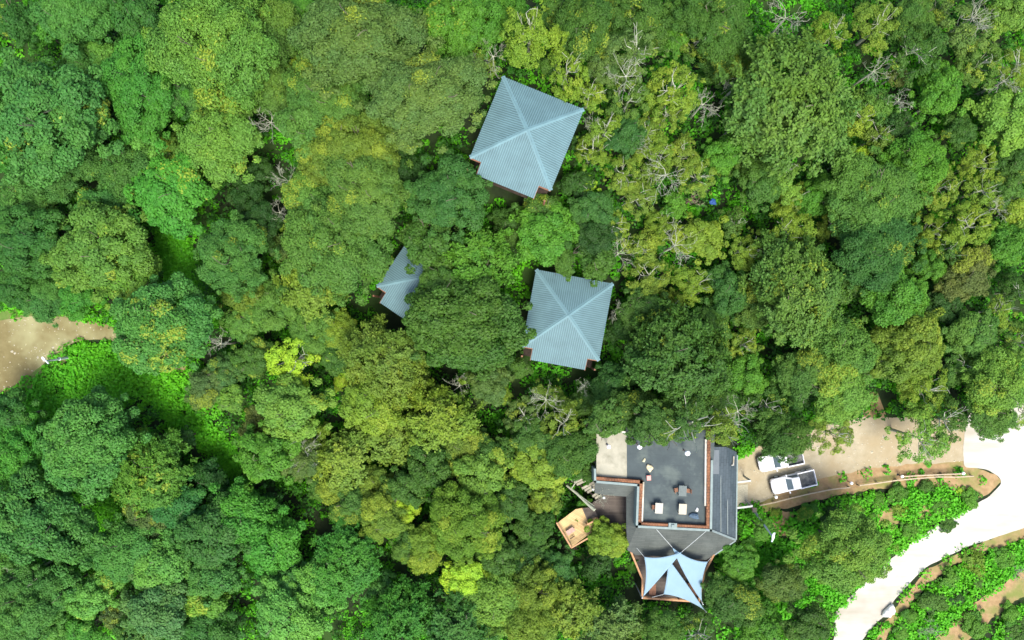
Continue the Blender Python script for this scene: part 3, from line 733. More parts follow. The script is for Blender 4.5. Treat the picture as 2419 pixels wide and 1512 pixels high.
def rag(x, y, z, r, m, name, label, cat, seed, flat=.45):
    g = np.random.default_rng(seed); p = P(x, y, z); q = MB(); q.ball((0, 0, r * flat * .6), r, 14, 9, flat)
    ph = g.uniform(0, 6, 6)
    q.v = [(v[0] * (1 + .28 * math.sin(3 * math.atan2(v[1], v[0]) + ph[0])), v[1] * (1 + .25 * math.sin(2 * math.atan2(v[1], v[0]) + ph[1])) * .75, max(0.005, v[2] * (1 + .3 * math.sin(9 * v[0] / r + ph[2])))) for v in q.v]
    o = q.build(name, m, None, True); o.location = p; o.rotation_euler = (0, 0, g.uniform(0, 6)); tag(o, label, cat); return o
rag(1534.5, 1104.5, TZ, .42, simple('tan_rag', (.50, .42, .26)), 'rag', 'crumpled tan rag on the dark terrace above the red stool', 'rag', 1)
rag(1521, 1087.5, TZ, .22, simple('straw_rag', (.45, .42, .26)), 'rag', 'smaller straw-coloured scrap on the dark terrace, nearest the concrete slab', 'rag', 2)
rag(1640, 1218, TZ, .52, simple('navy_tarp', (.05, .085, .12)), 'tarpaulin', 'navy blue crumpled tarpaulin in the lower right corner of the terrace', 'tarpaulin', 3, .4)
rag(1646, 1204, TZ, .22, simple('white_rag', (.62, .62, .58)), 'plastic_bag', 'crumpled white bag on the pale stain in the terrace corner', 'bag', 4)
rag(1683, 477, 4.0, .42, simple('blue_tarp', (.015, .06, .20)), 'tarpaulin', 'bright blue tarpaulin scrap under the trees beside the rust-brown dead crown', 'tarpaulin', 5, .4)
rag(2098, 1443, .05, .85, simple('pale_stone', (.66, .66, .60)), 'boulder', 'pale grey-white boulder on the lower edge of the white road', 'boulder', 6, .5)
q = MB(); q.box((0, 0, .3), (.9, .5, .5)); q.box((0, 0, .58), (.96, .56, .06)); o = q.build('water_tank', simple('black_tank', (.02, .025, .03)), None, False, .04)
p = P(1491, 1016, TZ + 1); o.location = (p.x, p.y, TZ + .05); o.rotation_euler = (0, 0, .1); tag(o, 'small black box at the top edge of the dark terrace, half under trees', 'box')
# pale dust where water dried on the terrace, laid as a thin stain belonging to the floor
M['globe'] = mat('globe_lamp', .25, .5)[0]; M['globe'].node_tree.nodes['Principled BSDF'].inputs['Base Color'].default_value = (.86, .86, .84, 1)
M['globe'].node_tree.nodes['Principled BSDF'].inputs['Subsurface Weight'].default_value = .2
M['black'] = mottled('black_metal', (.018, .018, .02), (.035, .035, .035), 4, .5)
def globe(x, y, z, r, stem, label, group, base=0.0):
    p = P(x, y, z); root = tag(empty('globe_lamp', (p.x, p.y, z - stem)), label, 'lamp', group)
    q = MB(); q.ball((0, 0, stem), r, 18, 12); o = q.build('globe', M['globe'], None, True); o.parent = root
    q = MB(); q.tube([(0, 0, 0), (0, 0, stem - r * .8)], .045, 8); q.tube([(0, 0, stem - r * 1.15), (0, 0, stem - r * .75)], [r * .62, r * .62], 12); o = q.build('pole', M['black']); o.parent = root
    q = MB(); q.tube([(0, 0, 0), (0, 0, .05)], .14, 12); o = q.build('base', M['black']); o.parent = root
gg = 'white globe lamps on the terrace'
globe(1511, 1055.5, TZ + 1.6, .27, 1.6, 'white globe lamp on the dark terrace beside the concrete slab', gg)
globe(1624, 1070.5, TZ + 1.6, .29, 1.6, 'white globe lamp standing alone on the far side of the dark terrace', gg)
globe(1438, 1055, TZ + 1.5, .22, 1.5, 'white globe lamp at the tree-shaded edge of the concrete slab', gg)
globe(1426.5, 1175.5, 3.6, .16, 1.2, 'small white globe lamp at the corner of the skirt roof over the plank deck', 'small globe lamps by the boardwalk')
globe(1401.5, 1156, 3.4, .12, 1.1, 'tiny white globe lamp beside the grey boardwalk slats', 'small globe lamps by the boardwalk')
gf = 'globe lamps along the driveway fence'
globe(1833.5, 1174.5, .95, .19, .95, 'globe lamp on a short black post in front of the fully visible pickup', gf)
globe(2011.4, 1141.2, .95, .19, .95, 'globe lamp on the driveway fence, nearest one behind the pickups', gf)
globe(2131.2, 1125.5, .95, .19, .95, 'globe lamp halfway along the driveway fence', gf)
globe(2275.8, 1118.2, .95, .19, .95, 'globe lamp at the road end of the driveway fence', gf)
M['dish'] = simple('white_paint', (.74, .74, .71))

# ------------------------------------------------------------------ driveway fence, handrails, light poles, leaning trunk
M['fence_wood'] = mottled('fence_timber', (.25, .20, .125), (.38, .31, .21), 3, .85)
def fence(pts, label, hgt=.75):
    c = PG(*pts[len(pts) // 2]); root = tag(empty('fence', (c.x, c.y, 0)), label, 'fence', 'timber rails along the driveway')
    for a, b in zip(pts[:-1], pts[1:]):
        q = MB(); q.bar(P(*a, hgt), P(*b, hgt), .13, .1); q.bar(P(*a, hgt - .35), P(*b, hgt - .35), .06, .08); q.build('rail', M['fence_wood'], root)
    for x, y in pts:
        q = MB(); A = P(x, y, hgt - .055); q.bar((A.x, A.y, -.1), A, .11, .11); q.build('post', M['fence_wood'], root)
fence([(1795.7, 1194), (1830, 1187), (1870, 1176.5), (1915, 1166), (1965, 1156), (2008, 1151.5)], 'pale timber rail fence below the pickups, nearest the building')
fence([(2030, 1147), (2075, 1141), (2120, 1134.5), (2165, 1130.5), (2215, 1126.5), (2260, 1127), (2300, 1125)], 'pale timber rail fence along the far half of the driveway')
fence([(2133, 1126), (2180, 1123), (2230, 1121), (2274, 1119)], 'thin upper timber rail between the two far globe lamps', .8)
M['handrail'] = mottled('pale_handrail', (.29, .31, .28), (.40, .42, .38), 3, .6)
def rail(a, b, label):
    A, B = P(*a, 2.4), P(*b, 2.4); root = tag(empty('handrail', (A.x, A.y, 0)), label, 'handrail', 'pale beams between the building and the driveway')
    q = MB(); q.bar(A, B, .2, .16); q.build('beam', M['handrail'], root)
    q = MB(); q.bar((B.x, B.y, -.1), (B.x, B.y, 2.34), .16, .16); q.build('post', M['handrail'], root)
rail((1740, 1139.5), (1773, 1135.5), 'pale beam from the tiled roof to the parking place, upper one')
rail((1740, 1200), (1777, 1195.5), 'pale beam from the tiled roof to the foot of the light pole, lower one')
p = P(1757, 1170, .2); q = MB(); q.slab(pz([(1741, 1146), (1767, 1144), (1766, 1192), (1741, 1194)], .14), .16)
o = q.build('pebble_walkway', mottled('pebbles', (.20, .19, .13), (.36, .34, .25), 7, .9)); o['kind'] = 'structure'
p = P(1780, 1203, 1.0); root = tag(empty('gate_post', (p.x, p.y, 0)), 'tan timber gate post at the foot of the light pole', 'post')
q = MB(); q.bar((p.x, p.y, -.1), (p.x, p.y, 1.35), .34, .34); q.build('shaft', M['fence_wood'], root); q = MB(); q.box((p.x, p.y, 1.39), (.5, .5, .08)); q.build('cap', M['fence_wood'], root)
def light_pole(base, head, z, arm, lamp, label, cable=None):
    A, B = P(*base, 0), P(*head, z); root = tag(empty('street_lamp', (A.x, A.y, 0)), label, 'street lamp', 'grey lamp poles')
    q = MB(); q.tube([A, A.lerp(B, .5), B], [.16, .12, .075], 10); q.build('pole', M['steel'], root)
    q = MB(); q.tube([A.lerp(B, .44), A.lerp(B, .47)], .19, 10); q.build('collar', M['steel'], root)
    a0, a1 = P(*arm[0], z), P(*arm[1], z)
    q = MB(); q.bar(a0, a1, .14, .12); q.build('arm', M['steel'], root)
    l0, l1 = P(*lamp[0], z + .06), P(*lamp[1], z + .1); d = (l1 - l0); s = d.cross(Vector((0, 0, 1))).normalized() * .15
    q = MB(); q.loft([[l0 + s * k1 * .5 + Vector((0, 0, k2 * .05)) for k1, k2 in ((-1, -1), (1, -1), (1, 1), (-1, 1))], [(l0 + l1) / 2 + s * k1 + Vector((0, 0, k2 * .09)) for k1, k2 in ((-1, -1), (1, -1), (1, 1), (-1, 1))], [l1 + s * k1 * .55 + Vector((0, 0, k2 * .05)) for k1, k2 in ((-1, -1), (1, -1), (1, 1), (-1, 1))]])
    q.build('lamp_head', M['dish'], root, False, .03)
light_pole((1781, 1206), (1826, 1269), 7.0, ((1823, 1280), (1830, 1258)), ((1828, 1259), (1825, 1276)), 'grey light pole leaning out over the bushes below the parked pickups')
light_pole((166, 844), (109, 853), 4.3, ((115, 859), (105, 849)), ((106.5, 852), (99, 843)), 'grey street lamp with a white head beside the dirt path')
p0, p1 = P(1339, 1147, 2.2), P(1405, 1205, 4.2); root = tag(empty('fallen_trunk', tuple(p0)), 'bleached bare trunk lying slanted beside the boardwalk', 'tree trunk')
q = MB(); q.tube([p0, p0.lerp(p1, .35) + Vector((.05, .06, 0)), p0.lerp(p1, .7), p1], [.12, .15, .15, .19], 9); q.build('trunk', M['pale_bark'], root)
q = MB(); q.tube([p0.lerp(p1, .15), P(1366, 1132, 3.4)], [.08, .03], 6); q.tube([p0.lerp(p1, .05), p0.lerp(p1, .9) + Vector((.25, .22, .2))], [.05, .04], 6); q.build('branch', M['pale_bark'], root)

# ------------------------------------------------------------------ timber platform
PZ = 3.2
c = P(1362, 1245, PZ); root = tag(empty('platform', (c.x, c.y, 0)), 'yellow-orange timber lookout platform between the trees, left of the lime tree', 'platform')
M['deck_yellow'] = shingle('yellow_planks', (.30, .20, .085), (.40, .28, .125), 1.0, R(30), 3.0, .17, .012)
MB().slab(pz([(1316, 1236), (1360, 1203), (1384, 1199), (1410, 1224), (1398, 1258), (1350, 1292)], PZ), .15).build('floor', M['deck_yellow'], root)
for a, b in (((1315, 1235), (1350, 1294)), ((1350, 1294), (1398, 1266)), ((1386, 1240), (1412, 1226))):
    q = MB(); q.bar(P(*a, PZ + .8), P(*b, PZ + .8), .16, .08); q.bar(P(*a, PZ + .4), P(*b, PZ + .4), .05, .1); q.build('handrail', M['timber_orange'], root)
for x, y in ((1315, 1235), (1350, 1294), (1398, 1266), (1332, 1264), (1412, 1226), (1386, 1240)):
    q = MB(); A = P(x, y, PZ + .76); q.bar((A.x, A.y, -.2), A, .12, .12); q.build('post', M['timber_orange'], root)
st = MB()
for i in range(6):
    f = i / 5; a = P(1378 + 20 * f, 1201 - 3 * f, PZ + .06 - .0 * f); b = P(1390 + 20 * f, 1229 - 8 * f, PZ + .06)
    st.bar(a, b, .24, .06)
st.build('stair', M['plank'], root)
c = P(1350, 1252, PZ); root = tag(empty('bench', (c.x, c.y, PZ)), 'dusty pinkish-brown bench on the yellow-orange timber platform', 'bench')
M['bench_brown'] = mottled('bench_brown', (.26, .16, .12), (.36, .24, .19), 3, .8)
MB().slab(pz([(1336, 1256), (1352, 1245), (1360, 1253), (1342, 1266)], PZ + .45), .08).build('seat', M['bench_brown'], root)
MB().slab(pz([(1347, 1272), (1357, 1265), (1358, 1267), (1348, 1274)], PZ + .3), .05).build('footrest', M['timber_dark'], root)
for x, y in ((1339, 1257), (1351, 1249), (1357, 1254), (1344, 1263)):
    q = MB(); A = P(x, y, PZ + .45); q.bar((A.x, A.y, PZ), (A.x, A.y, PZ + .38), .06, .06); q.build('leg', M['timber_dark'], root)

# ------------------------------------------------------------------ pickups
def paint():
    m, t, b = mat('white_car_paint', .28, .5); b.inputs['Base Color'].default_value = (.60, .61, .62, 1)
    b.inputs['Coat Weight'].default_value = .5; b.inputs['Coat Roughness'].default_value = .08; return m
M['car_white'] = paint()
M['car_glass'] = mat('car_glass', .06, .6)[0]; M['car_glass'].node_tree.nodes['Principled BSDF'].inputs['Base Color'].default_value = (.06, .085, .09, 1)
M['liner'] = mottled('bed_liner', (.045, .05, .05), (.10, .105, .10), 5, .9, (.16, .16, .14), 1.5)
M['tyre'] = mottled('tyre', (.015, .015, .015), (.03, .03, .03), 6, .9)
M['lens'] = mat('headlight_lens', .1, .6)[0]; M['lens'].node_tree.nodes['Principled BSDF'].inputs['Base Color'].default_value = (.5, .52, .53, 1)
M['red_lens'] = mat('tail_light', .2, .5)[0]; M['red_lens'].node_tree.nodes['Principled BSDF'].inputs['Base Color'].default_value = (.35, .01, .01, 1)
def plan(x0, x1, w, z, nose=0.0, n=8, zn=0.0):
    """closed outline of a front body section, front (x1) rounded by nose"""
    pts = [Vector((x0, -w, z)), Vector((x1 - nose, -w, z))]
    for i in range(1, n):
        t = math.pi * i / n - math.pi / 2
        pts.append(Vector((x1 - nose + nose * math.cos(t) ** .6 if nose else x1, w * math.sin(t) * (1 if abs(math.sin(t)) < .9 else .99), z + zn * math.cos(t))))
    pts += [Vector((x1 - nose, w, z)), Vector((x0, w, z))]
    return pts
def pickup(loc, rz, label):
    root = tag(empty('pickup_truck', loc, rz), label, 'pickup truck', 'white pickups parked on the driveway')
    def add(name, q, m, smooth=False, bevel=0.0, parent=None):
        o = q.build(name, m, None, smooth, bevel); o.parent = parent or root; return o
    q = MB(); q.loft([plan(-.62, 2.52, .86, .36, .40), plan(-.62, 2.62, .92, .60, .42), plan(-.62, 2.58, .92, .90, .45), plan(-.62, 2.45, .86, 1.02, .45)])
    body = add('body', q, M['car_white'], False, .05)
    q = MB(); q.loft([plan(.72, 2.40, .80, 1.00, .45), plan(.74, 2.28, .74, 1.10, .50), plan(.78, 2.0, .60, 1.14, .5)]); add('hood', q, M['car_white'], True)
    q = MB(); q.box((.95, -.0, 1.03), (.5, 1.56, .02)); add('cowl', q, M['black'])
    def ring(x0, x1, w, z): return [Vector((x0, -w, z)), Vector((x1 - .12, -w, z)), Vector((x1, -w * .78, z)), Vector((x1, w * .78, z)), Vector((x1 - .12, w, z)), Vector((x0, w, z))]
    q = MB(); q.loft([ring(-.66, 1.0, .87, 1.0), ring(-.56, .28, .70, 1.60), ring(-.54, .18, .64, 1.68)])
    add('cab', q, M['car_white'], False, .04)
    q = MB(); q.loft([[Vector((-.5, -.60, 1.683)), Vector((.12, -.60, 1.683)), Vector((.20, 0, 1.683)), Vector((.12, .60, 1.683)), Vector((-.5, .60, 1.683))], [Vector((-.46, -.54, 1.715)), Vector((.06, -.54, 1.715)), Vector((.12, 0, 1.715)), Vector((.06, .54, 1.715)), Vector((-.46, .54, 1.715))]])
    add('roof', q, M['car_white'], False, .01)
    q = MB(); a = .015   # windscreen, rear screen and side windows stand a little proud of the cab
    q.add([(.985 + a, -.66, 1.05), (.985 + a, .66, 1.05), (.335 + a, .56, 1.585), (.335 + a, -.56, 1.585)], [(0, 1, 2, 3)]); q.add([(.985, -.66, 1.03), (.985, .66, 1.03), (.335, .56, 1.56), (.335, -.56, 1.56)], [(3, 2, 1, 0)])
    add('windscreen', q, M['car_glass'])
    q = MB(); q.add([(-.66, -.7, 1.08), (-.66, .7, 1.08), (-.585, .58, 1.52), (-.585, -.58, 1.52)], [(3, 2, 1, 0)]); add('rear_window', q, M['car_glass'])
    for s in (-1, 1):
        q = MB(); q.add([(-.52, s * .865, 1.06), (.66, s * .865, 1.06), (.20, s * .735, 1.53), (-.46, s * .735, 1.53)], [(0, 1, 2, 3) if s < 0 else (3, 2, 1, 0)]); add('side_window', q, M['car_glass'])
        q = MB(); q.box((.70, s * 1.00, 1.10), (.14, .2, .16)); q.box((.72, s * .90, 1.05), (.06, .1, .05)); add('mirror', q, M['car_white'], False, .03)
        q = MB(); q.loft([[Vector((2.50, s * .60, .72)), Vector((2.30, s * .86, .72)), Vector((2.28, s * .86, .92)), Vector((2.44, s * .60, .90))], [Vector((2.56, s * .60, .72)), Vector((2.36, s * .90, .72)), Vector((2.33, s * .90, .92)), Vector((2.50, s * .60, .90))]]); add('headlight', q, M['lens'])
        q = MB(); q.box((-2.63, s * .84, .85), (.06, .13, .3)); add('tail_light', q, M['red_lens'])
        q = MB(); q.bar((-.62, s * .90, .52), (-2.62, s * .90, .52), .08, .34); q.bar((-.62, s * .875, .86), (-2.62, s * .875, .86), .10, .36); q.bar((-.62, s * .875, 1.06), (-2.62, s * .875, 1.06), .13, .05); add('bed_side', q, M['car_white'], False, .02)
        for x in (1.62, -1.62):
            q = MB(); q.tube([(x, s * .72, .37), (x, s * .94, .37)], .37, 20); w = add('wheel', q, M['tyre'], False, .03)
            q = MB(); q.tube([(x, s * .93, .37), (x, s * .955, .37)], .23, 14); r_ = q.build('rim', M['steel']); r_.parent = w
            q = MB(); q.box((x, s * .915, .76), (.95, .06, .10)); add('wheel_arch', q, M['black'])
    q = MB(); q.box((-1.62, 0, .66), (1.96, 1.62, .06)); q.box((-.66, 0, .88), (.05, 1.62, .40)); add('bed_floor', q, M['liner'])
    q = MB(); q.box((-2.60, 0, .84), (.07, 1.72, .46)); add('tailgate', q, M['car_white'], False, .02)
    q = MB(); q.box((-2.72, 0, .50), (.14, 1.7, .18)); q.box((2.56, 0, .50), (.12, 1.3, .2)); add('bumper', q, M['black'], False, .03)
    q = MB(); q.box((2.60, 0, .76), (.05, .95, .18)); add('grille', q, M['black'])
    q = MB(); q.tube([(-.45, .35, 1.70), (-.62, .36, 1.95)], .01, 5); add('antenna', q, M['black'])
A = P(1873.5, 1139, .9); pickup((A.x, A.y, .05), math.pi + R(13.5), 'white pickup truck standing fully in the open beside the fence')
A = P(1843.5, 1087.5, .9); pickup((A.x, A.y, .05), math.pi + R(12), 'white pickup truck half covered by the dark green tree above it')

# ------------------------------------------------------------------ undergrowth: one leafy mass that nobody could count
def inside(poly, x, y):
    r = np.zeros(len(x), bool); n = len(poly); j = n - 1
    for i in range(n):
        xi, yi = poly[i]; xj, yj = poly[j]
        c = ((yi > y) != (yj > y)) & (x < (xj - xi) * (y - yi) / (yj - yi + 1e-12) + xi); r ^= c; j = i
    return r
OPEN = [np.array(q_, float) for q_ in (
    [(-60, 700), (330, 760), (430, 800), (470, 930), (590, 1110), (545, 1130), (430, 1010), (330, 930), (100, 1010), (-60, 1010)],
    [(370, 520), (440, 560), (520, 760), (470, 790), (400, 640)], [(190, 1170), (300, 1170), (330, 1290), (180, 1370)],
    [(1690, 1065), (2500, 960), (2500, 1600), (1900, 1600), (1690, 1420)])]
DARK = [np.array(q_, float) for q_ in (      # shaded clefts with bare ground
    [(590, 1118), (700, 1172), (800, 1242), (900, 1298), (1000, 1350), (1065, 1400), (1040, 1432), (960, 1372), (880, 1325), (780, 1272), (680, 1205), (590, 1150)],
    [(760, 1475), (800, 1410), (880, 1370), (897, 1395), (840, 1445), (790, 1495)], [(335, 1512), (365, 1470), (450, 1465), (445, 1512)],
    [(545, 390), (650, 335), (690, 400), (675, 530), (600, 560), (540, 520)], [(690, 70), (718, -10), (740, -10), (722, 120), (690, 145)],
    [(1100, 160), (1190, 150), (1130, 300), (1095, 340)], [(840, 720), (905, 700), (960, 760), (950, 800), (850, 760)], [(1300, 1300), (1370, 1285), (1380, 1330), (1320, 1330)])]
def undergrowth(name, label, col, nx, extra, r0, r1, lift, leaf, open_only=False, gain=1.0):
    g = np.random.default_rng(len(name))
    x = g.uniform(-72, 72, nx); y = g.uniform(-47, 47, nx)
    if extra:
        for poly in OPEN:
            q = g.uniform(0, 1, (extra, 2)) * (poly.max(0) - poly.min(0)) + poly.min(0); q = q[inside(poly, q[:, 0], q[:, 1])]
            x = np.append(x, (q[:, 0] - 1209.5) * H * K); y = np.append(y, (756 - q[:, 1]) * H * K)
    nx = len(x); z = zg(x, y)
    dx = x / ((H - z) * K) + 1209.5; dy = 756 - y / ((H - z) * K)
    keep = np.ones(nx, bool)
    for poly, share in MASKS:
        keep &= ~(inside(poly, dx, dy) & (g.uniform(0, 1, nx) < share))
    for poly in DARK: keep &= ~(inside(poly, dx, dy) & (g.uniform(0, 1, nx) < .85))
    if lift:
        for poly in OPEN: keep &= ~inside(poly, dx, dy)
    for poly in HULLS: keep &= ~inside(poly, dx, dy)
    for h in HUTS:
        hp = np.array([(p.x, p.y) for p in h]); ce = hp.mean(0); keep &= ~inside(ce + (hp - ce) * (1.22 if lift else 1.02), x, y)
    x, y, z = x[keep], y[keep], z[keep]; n = len(x)
    r = g.uniform(r0, r1, n); up = g.uniform(0, 1, n) * lift
    tone = np.clip(.5 + .4 * np.sin(x * .21 + 1) * np.sin(y * .27) + g.normal(0, .25, n), 0, 1)
    per = 30
    e = unit(g.normal(0, 1, (n * per, 3)) + np.array([0, 0, .7])); e[:, 2] = np.abs(e[:, 2])
    rr = np.repeat(r, per)
    p = np.stack([np.repeat(x, per), np.repeat(y, per), np.repeat(z + up, per)], 1) + e * (rr * g.uniform(.6, 1.1, n * per))[:, None] * np.array([1, 1, .85])
    nn = unit(e + g.normal(0, .5, e.shape) + np.array([0, 0, .6]))
    l = g.uniform(leaf * .65, leaf * 1.35, n * per)
    me = leaves_mesh(name, p, nn, g.normal(0, 1, e.shape), l, l * .66, g.uniform(0, 1, n * per), np.clip(np.repeat(tone, per) + g.normal(0, .1, n * per), 0, 1), M['foliage'])
    o = bpy.data.objects.new(name, me); COL.objects.link(o)
    tag(o, label, None, None, 'stuff'); o.color = (*sc(col, GAIN * gain), 1.0)
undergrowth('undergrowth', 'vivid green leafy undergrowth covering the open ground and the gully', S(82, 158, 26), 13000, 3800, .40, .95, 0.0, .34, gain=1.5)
undergrowth('understorey_shrubbery', 'mid green shrubbery filling the gaps under the trees', S(62, 126, 34), 6000, 0, .6, 1.25, 2.2, .36, gain=.8)

def gravel():
    g = np.random.default_rng(8); mb = MB()
    spots = [(sh, k) for sh, k in ((0, 260), (1, 260))]
    for which, k in spots:
        poly = MASKS[2][0] if which == 0 else MASKS[5][0]
        q = g.uniform(0, 1, (k * 2, 2)) * (poly.max(0) - poly.min(0)) + poly.min(0); q = q[inside(poly, q[:, 0], q[:, 1])]
        for x, y in q:
            p = PG(x, y); r = g.uniform(.03, .10) if g.uniform() > .06 else g.uniform(.12, .22)
            a = g.uniform(0, 6.28); z = float(zg(p.x, p.y)) + .045
            ring = [(p.x + r * g.uniform(.7, 1.2) * math.cos(a + i * 1.05), p.y + r * g.uniform(.7, 1.2) * math.sin(a + i * 1.05), z - .01) for i in range(6)]
            top = (p.x + g.normal(0, r * .15), p.y + g.normal(0, r * .15), z + r * .55)
            mb.add(ring + [top], [(i, (i + 1) % 6, 6) for i in range(6)])
    o = mb.build('gravel', simple('gravel', (.34, .31, .22))); o['kind'] = 'stuff'; o['label'] = 'loose pale stones on the dirt path and the driveway'
gravel()
